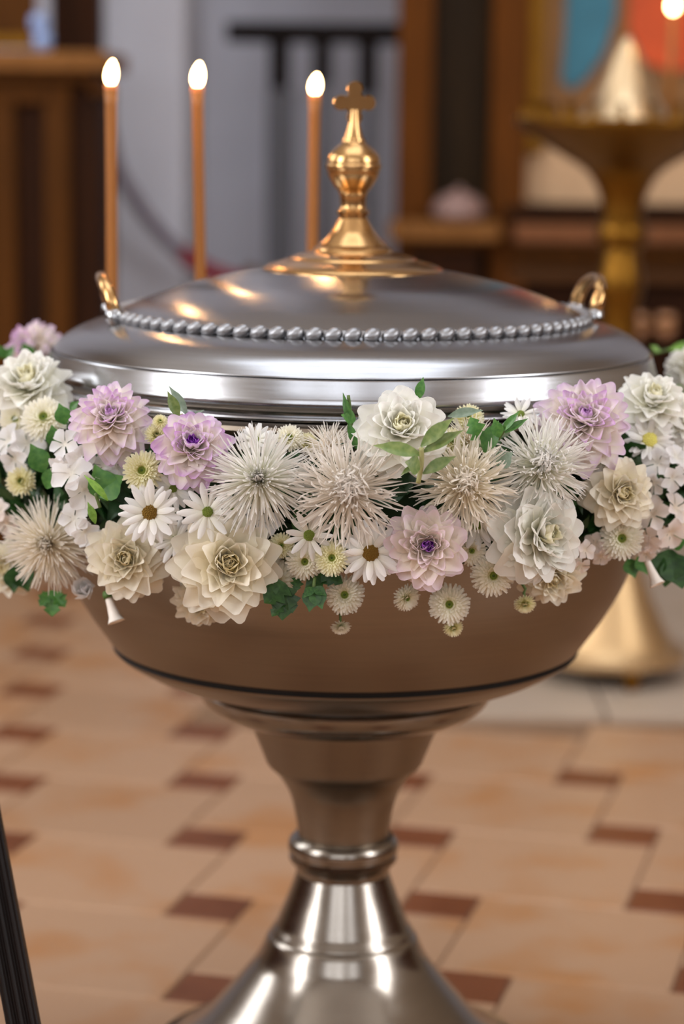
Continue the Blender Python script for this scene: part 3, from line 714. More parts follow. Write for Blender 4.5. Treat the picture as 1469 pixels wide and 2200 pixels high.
W_BROAD = [.10, .20, .29, .335, .325, .25, .07]     # ovate with a soft point
W_ROUND = [.10, .20, .29, .345, .350, .30, .13]    # rounded tip
W_NARROW = [.09, .15, .20, .23, .22, .15, .04]
W_DAISY = [.055, .085, .11, .125, .125, .105, .05]
W_PHLOX = [.08, .14, .27, .40, .45, .39, .16]
_PM = {}
def pm(key, m, *a, **k):
    kk = (key, m.name)
    if kk not in _PM: _PM[kk] = petal_mesh('petal', m, *a, **k)
    return _PM[kk]
def dahlia_set(shape, m_out, m_mid, m_in):
    w = {'broad': W_BROAD, 'round': W_ROUND}[shape]
    return [[pm(shape + 'o', m_out, w, .30, .10, -.55, .05), pm(shape + 'ob', m_out, [x * 1.08 for x in w], .12, .0, .05, .09, fold=.12)],
            [pm(shape + 'o2', m_out, w, .42, .05, -.10, .06), pm(shape + 'o2b', m_out, [x * 1.05 for x in w], .25, -.05, .40, .10)],
            [pm(shape + 'm', m_mid, w, .62, .0, .35, .04), pm(shape + 'mb', m_mid, w, .42, .0, .70, .07, fold=.2)],
            [pm(shape + 'i', m_in, [x * .95 for x in w], .95, .0, .8)], [pm(shape + 'c', m_in, [x * .9 for x in w], 1.1, .1, 1.15)]]
def frame(p, n, twist):
    n = n.normalized(); x = UP.cross(n); x.normalize(); y = n.cross(x)
    M = Matrix.Identity(4)
    for r in range(3): M[r][0] = x[r]; M[r][1] = y[r]; M[r][2] = n[r]; M[r][3] = p[r]
    return M @ Matrix.Rotation(twist, 4, 'Z')
def put_petal(parent, me, az, elev, L, r0, h0, wscale=1.0, roll=0.0, name='petal'):
    M = Matrix.Rotation(az, 4, 'Z') @ Matrix.Translation((r0, 0, h0)) @ Matrix.Rotation(-elev, 4, 'Y') @ Matrix.Rotation(roll, 4, 'X') @ Matrix.Diagonal((L, L * wscale, L, 1))
    return add(name, me, parent, M)
def R(d): return math.radians(d)
rnd = random.Random(11)
def ju(a): return rnd.uniform(-a, a)
DAHLIA_LAYERS = [  # count, length, elevation, mesh, radial start, height
    (10, 1.00, -18, 0, .06, -.10), (11, .98, -5, 0, .06, -.03), (11, .93, 8, 1, .05, .03), (11, .84, 20, 1, .05, .08), (10, .74, 31, 2, .05, .11),
    (10, .63, 42, 2, .04, .14), (9, .52, 52, 3, .04, .17), (8, .41, 62, 3, .03, .19), (7, .32, 71, 4, .02, .20), (6, .24, 80, 4, .01, .20)]
BALL_LAYERS = [
    (12, .92, -26, 0, .08, -.12), (13, .95, -10, 0, .09, -.04), (14, .91, 4, 1, .09, .04), (14, .83, 16, 1, .09, .11), (13, .73, 28, 2, .08, .17),
    (13, .62, 39, 2, .07, .21), (12, .51, 50, 2, .07, .24), (11, .41, 59, 3, .06, .25), (10, .34, 67, 3, .05, .26), (9, .29, 74, 4, .04, .26), (7, .22, 82, 4, .02, .25)]
def dahlia(name, p, n, rad, meshes, label, layers=DAHLIA_LAYERS, group='dahlias in the garland', squash=1.0, twist=0.0, openness=0):
    root = empty(name, frame(p, n, twist) @ Matrix.Diagonal((rad, rad, rad, 1))); tag(root, label, 'flower', group)
    az0 = 0.0
    for li, (cnt, L, el, mi, r0, h0) in enumerate(layers):
        az0 += PI / cnt * 1.12
        for k in range(cnt):
            az = az0 + 2 * PI * k / cnt + ju(.10)
            put_petal(root, rnd.choice(meshes[mi]), az + ju(.12), R(el * squash + openness + ju(8)), L * 1.08 * (1 + ju(.10)), r0, h0 * squash, (.84 if len(layers) > 10 else .98) * (1 + ju(.14)), ju(.30))
    MB().lathe([(0, -.14), (.10, -.13), (.15, -.06), (.10, .04), (.05, .12), (0, .13)], 12).build('calyx', GREEN_CUP, root, True)
    MB().lathe([(.05, .10), (.10, .16), (.115, .23), (.10, .30), (.06, .345), (0, .36)], 12).build('core', meshes[4][0].materials[0], root, True)
    return root
def spider(name, p, n, rad, m, label, style, group='spider chrysanthemums in the garland', count=250, seed=0):
    rr = random.Random(seed); root = empty(name, frame(p, n, rr.uniform(0, 6))@ Matrix.Diagonal((rad, rad, rad, 1))); tag(root, label, 'flower', group)
    mb = MB()
    for k in range(count):
        q = (k + .5) / count                       # 0 outer .. 1 centre
        az = k * 2.39996 + rr.uniform(-.15, .15)
        el = R(-30 + 122 * q ** 1.2 + rr.uniform(-9, 9))
        L = (1.04 - .62 * q ** 1.5) * rr.uniform(.86, 1.06)
        if style == 'curly': curl = rr.uniform(.2, 1.9) * (.25 + 1.1 * q); side = rr.uniform(-1, 1) * (.4 + 1.1 * q); L *= 1 + .25 * q
        elif style == 'mop': curl = rr.uniform(.6, 1.5) * (.25 + 1.9 * q); side = rr.uniform(-1.3, 1.3) * (.3 + 1.2 * q); el = min(el, R(64)); L *= 1 + .45 * q
        else: curl = rr.uniform(-.25, .35) + .35 * q; side = rr.uniform(-.25, .25)
        pts = []; x = .05; y = 0.; z = .02 + .10 * q; a = el; b = 0.; S = 6
        pts.append((x, y, z))
        for s_ in range(S):
            tt = (s_ + 1) / S
            a = el + curl * tt ** 1.5; b = side * tt * tt
            st_ = L / S
            x += st_ * math.cos(a) * math.cos(b); y += st_ * math.cos(a) * math.sin(b); z += st_ * math.sin(a); pts.append((x, y, z))
        ca, sa = math.cos(az), math.sin(az)
        pts = [(x * ca - y * sa, x * sa + y * ca, z) for x, y, z in pts]
        w = .025 if style != 'straight' else .022
        # channelled quill: a folded ribbon, opening a little at the tip
        n0 = len(mb.v); roll_ = rr.uniform(-1.2, 1.2)
        for j, q_ in enumerate(pts):
            q_ = Vector(q_); d_ = (Vector(pts[min(j + 1, S)]) - Vector(pts[max(j - 1, 0)])).normalized()
            u_ = d_.cross(Vector((0, 0, 1))); u_ = u_.normalized() if u_.length > 1e-3 else Vector((1, 0, 0))
            v_ = u_.cross(d_); u2 = u_ * math.cos(roll_) + v_ * math.sin(roll_); v2 = v_ * math.cos(roll_) - u_ * math.sin(roll_)
            ww = w * (.6, .85, .9, .9, .95, 1.05, .35)[j]
            for e_ in (-1, 0, 1): mb.v.append(tuple(q_ + u2 * (e_ * ww * .8) + v2 * (abs(e_) * ww * .7))); mb.t.append(j / S)
        for j in range(S):
            for e_ in range(2): mb.f.append((n0 + j * 3 + e_, n0 + (j + 1) * 3 + e_, n0 + (j + 1) * 3 + e_ + 1, n0 + j * 3 + e_ + 1))
    o = mb.me('quill_petals', m, True, True); o = add('quill_petals', o, root); o['kind'] = 'stuff'
    MB().lathe([(0, -.2), (.10, -.18), (.14, -.08), (.10, .02), (0, .03)], 12).build('calyx', GREEN_CUP, root, True)
    MB().lathe([(.10, .02), (.13, .08), (.11, .14), (.05, .18), (0, .19)], 12).build('core', m, root, True)
    return root
def daisy(name, p, n, rad, m, eye, label, cnt=19, group='daisies in the garland', eye_r=.24, two=True, wide=1.0):
    root = empty(name, frame(p, n, rnd.uniform(0, 6)) @ Matrix.Diagonal((rad, rad, rad, 1))); tag(root, label, 'flower', group)
    me1 = pm('daisy', m, [x * wide for x in W_DAISY], -.5, .12, -.45); me2 = pm('daisy2', m, [x * wide for x in W_DAISY], -.3, .1, -.15)
    for k in range(cnt):
        put_petal(root, (me1, me2)[k % 2], 2 * PI * k / cnt + ju(.09), R(2 + (k % 2) * 8 + ju(9)), .86 * (1 + ju(.09)), .13, 0 + .015 * (k % 2), 1 + ju(.1), ju(.25))
    if two:
        for k in range(cnt // 2):
            put_petal(root, me2, 2 * PI * (k + .5) / (cnt // 2) + ju(.12), R(16 + ju(8)), .72 * (1 + ju(.08)), .12, .03, 1 + ju(.1), ju(.25))
    # domed disc with small florets on it
    mb = MB().lathe([(eye_r * math.cos(R(a)), .02 + eye_r * .45 * math.sin(R(a))) for a in (-30, 0, 20, 40, 60, 78, 90)], 20)
    for k in range(46):
        q = math.sqrt((k + .5) / 46); a = k * 2.4; r = eye_r * q * .97
        zz = .02 + eye_r * .45 * math.sqrt(max(0, 1 - q * q)) 
        mb.lathe([(.03, -.02), (.026, .022), (0, .034)], 5, (r * math.cos(a), r * math.sin(a), zz))
    mb.build('disc', eye, root, True)
    MB().lathe([(0, -.16), (.12, -.12), (.20, -.03), (.1, .01)], 12).build('calyx', GREEN_CUP, root, True)
    return root
def rays_into(mb, cnt, L, el, r0, h0, w, rr, curl=.3, az0=0.):
    for k in range(cnt):
        az = az0 + 2 * PI * k / cnt + rr.uniform(-.06, .06); e = R(el + rr.uniform(-7, 7)); l = L * rr.uniform(.92, 1.06)
        ca, sa = math.cos(az), math.sin(az); n = len(mb.v); x, z = r0, h0; rows = 3
        for i in range(rows + 1):
            a = e + curl * i / rows; ww = w * (.7, 1.0, 1.05, .5)[i]
            for u in (-1, 0, 1):
                yy = u * ww; zz = z + abs(u) * ww * .5
                mb.v.append((x * ca - yy * sa, x * sa + yy * ca, zz)); mb.t.append(i / rows)
            x += math.cos(a) * l / rows; z += math.sin(a) * l / rows
        for i in range(rows):
            for j in range(2): mb.f.append((n + i * 3 + j, n + (i + 1) * 3 + j, n + (i + 1) * 3 + j + 1, n + i * 3 + j + 1))
def button(name, p, n, rad, m, label, group='button chrysanthemums in the garland', seed=0, closed=0, stem=None):
    rr = random.Random(seed); root = empty(name, frame(p, n, rr.uniform(0, 6)) @ Matrix.Diagonal((rad, rad, rad, 1))); tag(root, label, 'flower', group)
    mb = MB()
    for (c, L, el, r0, h0, w) in ((24, .78, -18, .20, -.06, .082), (26, .76, -4, .21, .0, .078), (26, .70, 10, .21, .06, .072), (26, .60, 22, .20, .11, .066), (24, .49, 34, .19, .15, .058), (22, .37, 46, .18, .18, .050), (18, .25, 58, .16, .19, .042)):
        rays_into(mb, c, L, el + closed, r0 * (1 - closed / 120), h0, w, rr, .25, rr.uniform(0, 1))
    o = add('ray_petals', mb.me('ray_petals', m, True, True), root); o['kind'] = 'stuff'
    mb = MB().lathe([(.18, .10), (.17, .19), (.12, .22), (.06, .20), (0, .18)], 14)
    for k in range(24):
        q = math.sqrt((k + 3) / 27); a = k * 2.4; mb.lathe([(.028, -.01), (.026, .03), (0, .045)], 5, (.16 * q * math.cos(a), .16 * q * math.sin(a), .20 - .02 * (1 - q)))
    mb.build('green_eye', GREEN_EYE, root, True)
    MB().lathe([(0, .245), (.04, .235), (.06, .20), (.03, .18)], 10).build('eye_centre', DARK_EYE, root, True)
    MB().lathe([(0, -.34), (.06, -.33), (.16, -.26), (.30, -.10), (.28, .02), (.1, .05)], 14).build('calyx', GREEN_CUP, root, True)
    if stem: 
        inv = root.matrix_basis.inverted()
        MB().tube([tuple(inv @ q) for q in stem], .10 if rad > .012 else .13, 7).build('stem', STEMG, root, True)
    return root
def phlox(name, p, n, rad, m, label, spots, group='white phlox in the garland', frad=.55):
    """a cluster of five-petalled florets: each floret a tube with five petals"""
    root = empty(name, frame(p, n, 0) @ Matrix.Diagonal((rad, rad, rad, 1))); tag(root, label, 'flower', group)
    me = pm('phlox', m, W_PHLOX, .30, .30, -.60, .08)
    for (x, y, z, tx, ty, s) in spots:
        d = Vector((tx, ty, 1)).normalized(); xx = Vector((0, 1, 0)).cross(d).normalized(); yy = d.cross(xx)
        M = Matrix.Identity(4)
        for r in range(3): M[r][0] = xx[r]; M[r][1] = yy[r]; M[r][2] = d[r]
        M = Matrix.Translation((x, y, z)) @ M @ Matrix.Rotation(rnd.uniform(0, 6), 4, 'Z') @ Matrix.Diagonal((s, s, s, 1))
        tb = MB().lathe([(.05, -.9), (.07, -.5), (.09, -.1), (.13, .0), (.06, .01), (.0, -.05)], 10)
        fo = add('floret', tb.me('floret', m, True, False), root, M)
        for k in range(5):
            put_petal(fo, me, 2 * PI * k / 5 + ju(.08), R(8 + ju(12)), .92 * (1 + ju(.06)), .08, 0, 1 + ju(.08), ju(.2))
    return root
def trumpet(name, a, b, r1, label, m):
    """tubular flower hanging from a to b, mouth at b"""
    d = (b - a); L = d.length; root = empty(name, frame(a, d, 0)); tag(root, label, 'flower', 'trumpet flowers in the garland')
    MB().lathe([(r1 * .45, 0), (r1 * .5, L * .15), (r1 * .62, L * .45), (r1 * .85, L * .8), (r1 * 1.15, L * .95), (r1 * 1.3, L), (r1 * 1.0, L * .985), (r1 * .7, L * .8), (0, L * .6)], 16).build('corolla_tube', m, root, True)
    MB().lathe([(0, -L * .12), (r1 * .5, -L * .10), (r1 * .72, L * .02), (r1 * .66, L * .16), (r1 * .45, L * .14)], 12).build('calyx', GREEN_CUP, root, True)
    return root
def cup(name, p, n, rad, m, label):
    root = empty(name, frame(p, n, .3) @ Matrix.Diagonal((rad, rad, rad, 1))); tag(root, label, 'flower', 'cup flowers in the garland')
    me = pm('cup', m, W_ROUND, .8, .2, .9)
    for k in range(5): put_petal(root, me, 2 * PI * k / 5, R(28), 1.15, .05, 0, 1.35, .15)
    for k in range(4): put_petal(root, me, 2 * PI * k / 4 + .5, R(50), .9, .03, .05, 1.2, -.15)
    MB().lathe([(0, -.2), (.14, -.15), (.2, 0), (.1, .05)], 10).build('calyx', GREEN_CUP, root, True)
    return root
def leaf_me(key, m, widths, fold=.35, bend=.5, lobes=False):
    if (key, m.name) in _PM: return _PM[(key, m.name)]
    me = petal_mesh('leaf', m, widths, 0.0, .05, -bend, .02, 4, fold)
    _PM[(key, m.name)] = me; return me
WL_OV = [.03, .16, .25, .26, .20, .10, .01]
WL_NAR = [.02, .09, .14, .15, .12, .06, .005]
WL_LOB = [.03, .30, .16, .34, .15, .22, .01]
def leaf_at(parent, me, p, d, n, L, w=1.0):
    """leaf blade from p along d with face n; world coordinates"""
    d = d.normalized(); y = n.cross(d); y.normalize(); z = d.cross(y)
    M = Matrix.Identity(4)
    for r in range(3): M[r][0] = d[r] * L; M[r][1] = y[r] * L * w; M[r][2] = z[r] * L; M[r][3] = p[r]
    return add('leaf', me, parent, parent.matrix_basis.inverted() @ M)

# ------------------------------------------------------------------ where the garland lies
G_R, G_A, G_Z, G_B = 0.360, 0.040, 0.722, 0.086
def g_val(p):
    q = math.hypot(p.x - FX, p.y - FD)
    return ((q - G_R) / G_A) ** 2 + ((p.z - G_Z) / G_B) ** 2
def g_hit(px, py):
    d = ray(px, py); best = None; t = 1.7
    while t < 2.75:
        p = EYE + d * t; v = g_val(p)
        if v <= 1: return p
        if best is None or v < best[0]: best = (v, p)
        t += 0.003
    return best[1]
def g_norm(p):
    e = Vector((p.x - FX, p.y - FD, 0)); q = e.length; e /= q
    n = e * ((q - G_R) / G_A ** 2) + Vector((0, 0, (p.z - G_Z) / G_B ** 2)); return n.normalized()
def place(px, py, off=0.0):
    p = g_hit(px, py); return p - ray(px, py) * off
def face(px, py, fx, fy):
    v = -ray(px, py); return (v + RIGHT * fx + UP * fy).normalized()

# foliage packed round the rim: a mass of dark leaves nobody could count
rf = random.Random(3); fol = MB()
def leaf_geo(mb, p, d, n, L, W):
    d = d.normalized(); y = n.cross(d).normalized(); z = d.cross(y); k = len(mb.v)
    for i, (t, w) in enumerate(((0, .05), (.3, .8), (.62, .9), (1, .02))):
        for u in (-1, 0, 1):
            q = p + d * (L * t) + y * (u * w * W) + z * (abs(u) * W * .35 - t * t * L * .2)
            mb.v.append(tuple(q)); mb.t.append(t)
    for i in range(3):
        for j in range(2): mb.f.append((k + i * 3 + j, k + (i + 1) * 3 + j, k + (i + 1) * 3 + j + 1, k + i * 3 + j + 1))
for k in range(1700):
    a = rf.uniform(0, 2 * PI); b = rf.uniform(-1.75, 1.05)
    e = Vector((math.cos(a), math.sin(a), 0)); s_ = rf.uniform(.35, .78)
    p = Vector((FX, FD, 0)) + e * (G_R - .012 + G_A * s_ * math.cos(b)) + Vector((0, 0, G_Z + G_B * .95 * s_ * math.sin(b)))
    n = (e * math.cos(b) + Vector((0, 0, math.sin(b))) + Vector((rf.uniform(-.5, .5), rf.uniform(-.5, .5), rf.uniform(-.5, .5)))).normalized()
    d = Vector((rf.uniform(-1, 1), rf.uniform(-1, 1), rf.uniform(-1, 1))); d = d - n * d.dot(n) * .8
    leaf_geo(fol, p, d, n, rf.uniform(.028, .045), rf.uniform(.007, .012))
garland = empty('garland_base', (0, 0, 0)); tag(garland, 'dark green foliage ring that carries the flowers around the font rim', 'garland')
fo = add('foliage', fol.me('foliage', LEAF_DARK, True, True), garland); fo['kind'] = 'stuff'
ring = MB()
sg = 96
for i in range(sg):
    a = 2 * PI * i / sg
    for j in range(10):
        b = 2 * PI * j / 10
        r = G_R - .018 + .020 * math.cos(b); ring.v.append((r * math.cos(a), r * math.sin(a), .045 * math.sin(b)))
for i in range(sg):
    for j in range(10):
        ring.f.append((i * 10 + j, ((i + 1) % sg) * 10 + j, ((i + 1) % sg) * 10 + (j + 1) % 10, i * 10 + (j + 1) % 10))
o = ring.build('foam_ring', plain('floral_foam', (36, 56, 30), 0.95, 0, .2, 60), garland, True, Matrix.Translation((FX, FD, G_Z - .008)))

# ------------------------------------------------------------------ the flowers, each one its own thing
SETS = {
    'cream': dahlia_set('broad', M_CREAM, M_CREAM, M_CREAM_IN),
    'white': dahlia_set('broad', M_WHITE, M_WHITE, M_WHITE_IN),
    'whiter': dahlia_set('round', M_WHITE, M_WHITE, M_WHITE_IN),
    'lilac': dahlia_set('round', M_LILAC, M_LILAC, M_PURPLE),
    'pale': dahlia_set('broad', M_LILAC_PALE, M_LILAC, M_PURPLE),
    'blush': dahlia_set('round', M_BLUSH, M_BLUSH, M_PURPLE_DK),
}
_sp = dahlia_set('round', M_LILAC_PALE, M_LILAC_PALE, M_PURPLE)
_sl = SETS['lilac']; SETS['lilac'] = [_sl[0] + _sp[0], _sl[1] + _sp[1], _sl[2] + _sp[2], [pm('lilac_i', M_PURPLE, [x * 1.1 for x in W_NARROW], .9, 0, .8)], [pm('lilac_c', M_PURPLE_DK, [x * 1.0 for x in W_NARROW], .9, .1, .9)]]
_sl = SETS['pale']; SETS['pale'] = [_sl[0], _sl[1], [pm('broadm', M_LILAC_PALE, W_BROAD, .62, 0, .35, .04), _sl[2][0]], [pm('broadi', M_LILAC, [x * .9 for x in W_BROAD], .95, 0, .9)], _sl[4]]
_sl = SETS['blush']; SETS['blush'] = [_sl[0], _sl[1], _sl[2], [pm('blush_i', M_PURPLE, [x * .75 for x in W_ROUND], .95, 0, .8), pm('blush_i2', M_LILAC, [x * .8 for x in W_ROUND], .95, 0, .8)], _sl[4]]

DAHLIAS = [  # px, py, radius px, facing right, facing up, lift towards the viewer, petal set, layers, label
    (66, 838, 100, -.25, .95, .00, 'white', 0, 'flat open white dahlia at the far left below the lilac one'),
    (72, 752, 70, -.8, .55, .00, 'pale', 1, 'blurred lilac dahlia topmost at the left edge of the garland'),
    (240, 908, 96, -.10, .62, .02, 'pale', 1, 'pale pink dahlia with lilac crown left of the purple-hearted dahlia'),
    (415, 968, 92, -.05, .50, .02, 'lilac', 1, 'lilac dahlia with vivid purple heart below the lid at left'),
    (275, 1200, 96, -.15, .02, .02, 'cream', 0, 'cream dahlia under the ochre-eyed daisy at left'),
    (488, 1212, 122, .08, .05, .03, 'cream', 0, 'largest cream dahlia, low in the garland left of centre'),
    (432, 1286, 66, -.10, -.75, -.01, 'cream', 0, 'drooping cream dahlia under the largest cream dahlia'),
    (862, 930, 106, .05, .48, .03, 'whiter', 0, 'ivory white dahlia behind the variegated leaf sprig'),
    (916, 1174, 98, .02, .02, .03, 'blush', 1, 'blush dahlia with magenta heart low at the centre'),
    (1150, 1150, 112, .75, .05, .03, 'whiter', 0, 'ivory cupped dahlia turned to the right, right of centre'),
    (1182, 1232, 76, .25, -.55, .00, 'cream', 0, 'cream dahlia hanging under the ivory cupped dahlia'),
    (1252, 915, 112, .10, .58, .01, 'pale', 1, 'big lilac-white dahlia below the lid at right'),
    (1330, 1060, 84, .35, .02, .02, 'cream', 0, 'cream dahlia under the big lilac-white dahlia at right'),
    (1400, 868, 82, .25, .85, .01, 'white', 0, 'yellowish white dahlia rising highest at the right'),
    (1462, 905, 64, .55, .55, .00, 'white', 0, 'white dahlia cut by the right edge beside the yellowish one'),
    (22, 1216, 66, -.5, -.1, .00, 'cream', 0, 'blurred cream dahlia at the left edge low in the garland'),
    (1478, 790, 50, .7, .6, .00, 'white', 0, 'blurred white dahlia topmost at the right edge'),
]
for px, py, r, fx, fy, off, st_, ly, lab in DAHLIAS:
    p = place(px, py, off); n = face(px, py, fx, fy)
    dahlia('dahlia', p, n, r * .90 * m_per_px(p), SETS[st_], lab, (DAHLIA_LAYERS, BALL_LAYERS)[ly], twist=rnd.uniform(0, 6))

SPIDERS = [
    (556, 1030, 108, -.05, .12, .03, M_SPIDER, 'straight', 'white spider chrysanthemum with straight quills left of centre'),
    (745, 1052, 106, .05, .10, .035, M_SPIDER_B, 'mop', 'blush spider chrysanthemum with tangled curly centre in the middle'),
    (1000, 1040, 100, .08, .15, .02, M_SPIDER_C, 'curly', 'ivory curly spider chrysanthemum right of the leaf sprig'),
    (1164, 1000, 98, .15, .20, .02, M_SPIDER, 'curly', 'white spider chrysanthemum left of the big lilac-white dahlia'),
    (104, 1168, 94, -.25, .0, .02, M_SPIDER_C, 'straight', 'blurred ivory spider chrysanthemum at far left'),
    (706, 962, 62, -.1, .9, .00, M_SPIDER_B, 'straight', 'small blush spider bloom peeking up behind the middle one'),
    (1010, 948, 60, .0, .9, .00, M_SPIDER_C, 'straight', 'small ivory spider bloom peeking up behind the curly one'),
]
for i, (px, py, r, fx, fy, off, m, sty, lab) in enumerate(SPIDERS):
    p = place(px, py, off); spider('spider_chrysanthemum', p, face(px, py, fx, fy), r * 1.12 * m_per_px(p), m, lab, sty, seed=i + 5, count=460 if r > 80 else 220)

DAISIES = [
    (322, 1102, 70, -.15, .15, .035, M_DAISY, DISC, 19, .25, True, 1.15, 'white daisy with ochre disc above the cream dahlia at left'),
    (796, 1188, 70, .05, -.05, .03, M_DAISY, DISC, 19, .27, True, 1.1, 'white daisy with ochre disc left of the magenta-hearted dahlia'),
    (446, 1100, 64, -.05, .15, .03, M_DAISY, GREEN_EYE, 14, .18, False, 1.6, 'white daisy with small green eye above the largest cream dahlia'),
    (664, 1150, 56, -.05, -.1, .03, M_DAISY, GREEN_EYE, 13, .22, False, 1.5, 'small white daisy with green eye under the middle spider bloom'),
    (1025, 1128, 58, .1, .0, .00, M_DAISY, GREEN_EYE, 14, .18, True, 1.7, 'white daisy half hidden under the ivory curly spider bloom'),
    (548, 945, 46, -.1, .7, .00, M_DAISY, GREEN_EYE, 15, .2, True, 1.4, 'white daisy seen from the side below the lid rim'),
    (1118, 890, 44, .1, .8, -.01, M_DAISY, GREEN_EYE, 15, .2, True, 1.4, 'white daisy behind the bright leaf pair below the lid at right'),
    (1395, 945, 58, .2, .3, .00, M_DAISY, plain('yellow_disc', (214, 206, 110), .9, 0, .2, 500), 17, .3, True, 1.3, 'white daisy with yellow disc beside the big lilac-white dahlia'),
    (1296, 990, 50, .2, .2, .00, M_DAISY, GREEN_EYE, 15, .18, True, 1.5, 'white daisy tucked under the big lilac-white dahlia'),
    (378, 1160, 54, -.05, .0, .00, M_DAISY, GREEN_EYE, 15, .18, True, 1.6, 'white daisy tucked between the two low cream dahlias at left'),
    (372, 1050, 48, -.05, .1, .00, M_DAISY, GREEN_EYE, 15, .18, True, 1.5, 'white daisy tucked under the purple-hearted lilac dahlia'),
    (500, 1100, 46, .0, .2, .00, M_DAISY, GREEN_EYE, 14, .18, True, 1.7, 'white daisy squeezed between straight spider bloom and largest cream dahlia'),
]
for (px, py, r, fx, fy, off, m, eye, cnt, er, two, wide, lab) in DAISIES:
    p = place(px, py, off); daisy('daisy', p, face(px, py, fx, fy), r * m_per_px(p), m, eye, lab, cnt, eye_r=er, two=two, wide=wide)

BUTTONS = [
    (306, 1012, 44, -.15, .15, .02, M_BUTTON_Y, 0, 'yellow-green button chrysanthemum left of the lilac dahlia'),
    (34, 902, 36, -.3, .3, .00, M_BUTTON, 0, 'pale button chrysanthemum at the left edge under the flat white dahlia'),
    (655, 1206, 40, -.05, -.1, .01, M_BUTTON, 0, 'button chrysanthemum under the small green-eyed daisy'),
    (713, 1199, 38, -.05, .05, .03, M_BUTTON_Y, 0, 'yellowish button chrysanthemum left of the low ochre daisy'),
    (740, 1278, 42, .0, .0, .02, M_BUTTON, 0, 'button chrysanthemum lowest under the ochre daisy at centre'),
    (594, 1248, 46, -.25, -.15, .00, M_BUTTON, 0, 'button chrysanthemum right of the largest cream dahlia'),
    (605, 1172, 28, -.1, .0, .00, M_BUTTON_Y, 10, 'small greenish button bud right above the largest cream dahlia'),
    (1058, 1236, 46, .2, -.1, .02, M_BUTTON, 0, 'button chrysanthemum below the ivory cupped dahlia'),
    (965, 1298, 44, .0, -.05, .02, M_BUTTON, 0, 'button chrysanthemum lowest under the magenta-hearted dahlia'),
    (872, 1284, 30, .55, -.5, .01, M_BUTTON, 8, 'small button bloom turned down under the magenta-hearted dahlia'),
    (1334, 1156, 48, .15, -.05, .02, M_BUTTON, 0, 'button chrysanthemum under the cream dahlia at right'),
    (622, 942, 32, .1, .7, .00, M_BUTTON, 8, 'pale button bud below the lid rim right of the side-on daisy'),
    (660, 952, 24, .2, .4, -.01, M_BUTTON_Y, 30, 'tight yellow-green bud below the lid rim at centre left'),
    (336, 936, 28, .1, .4, .01, M_BUTTON_Y, 30, 'tight yellow-green bud between the two lilac dahlias at left'),
    (344, 906, 17, .1, .7, .02, M_BUTTON_Y, 10, 'tiny green button above the yellow-green bud at left'),
    (46, 1034, 34, -.3, .1, .00, M_BUTTON_Y, 20, 'yellowish button bud at the left edge above the far left spider bloom'),
    (1006, 900, 34, .0, .7, -.01, M_BUTTON_Y, 10, 'yellow button bloom behind the lobed leaves right of the ivory dahlia'),
    (970, 948, 30, .2, .3, .00, M_BUTTON_Y, 10, 'yellow button bloom tucked behind the variegated sprig'),
    (95, 900, 50, -.2, .5, .00, M_BUTTON, 0, 'white button chrysanthemum beneath the flat white dahlia at left'),
    (1012, 1182, 34, .2, -.2, .00, M_BUTTON, 10, 'white button bloom between magenta-hearted and cupped dahlias'),
]
for i, (px, py, r, fx, fy, off, m, cl, lab) in enumerate(BUTTONS):
    p = place(px, py, off); button('button_chrysanthemum', p, face(px, py, fx, fy), r * 1.08 * m_per_px(p), m, lab, seed=i, closed=cl)
# buds hanging below the garland on thin stems
for i, (px, py, r, fx, fy, ax, ay, m, lab) in enumerate((
        (732, 1345, 24, .12, -1.5, 742, 1290, M_BUTTON, 'small bud hanging under the lowest centre button bloom'),
        (973, 1348, 24, .3, -.75, 962, 1310, M_BUTTON_Y, 'small yellow bud hanging under the magenta-hearted dahlia'),
        (1127, 1296, 26, .1, -.85, 1112, 1240, M_BUTTON_Y, 'yellow bud hanging alone on a thin stem at right'))):
    a = place(ax, ay, 0.0); d_ = (a - EYE).length
    p = EYE + ray(px, py) * (d_ - .004); n = face(px, py, fx, fy); rad = r * m_per_px(p)
    mid = (a + (p - n * rad * .3)) / 2 + RIGHT * .004
    button('button_bud', p, n, rad, m, lab, 'buds hanging below the garland', 40 + i, 18, [p - n * rad * .3, p - n * rad * .8 + UP * .004, mid, a])

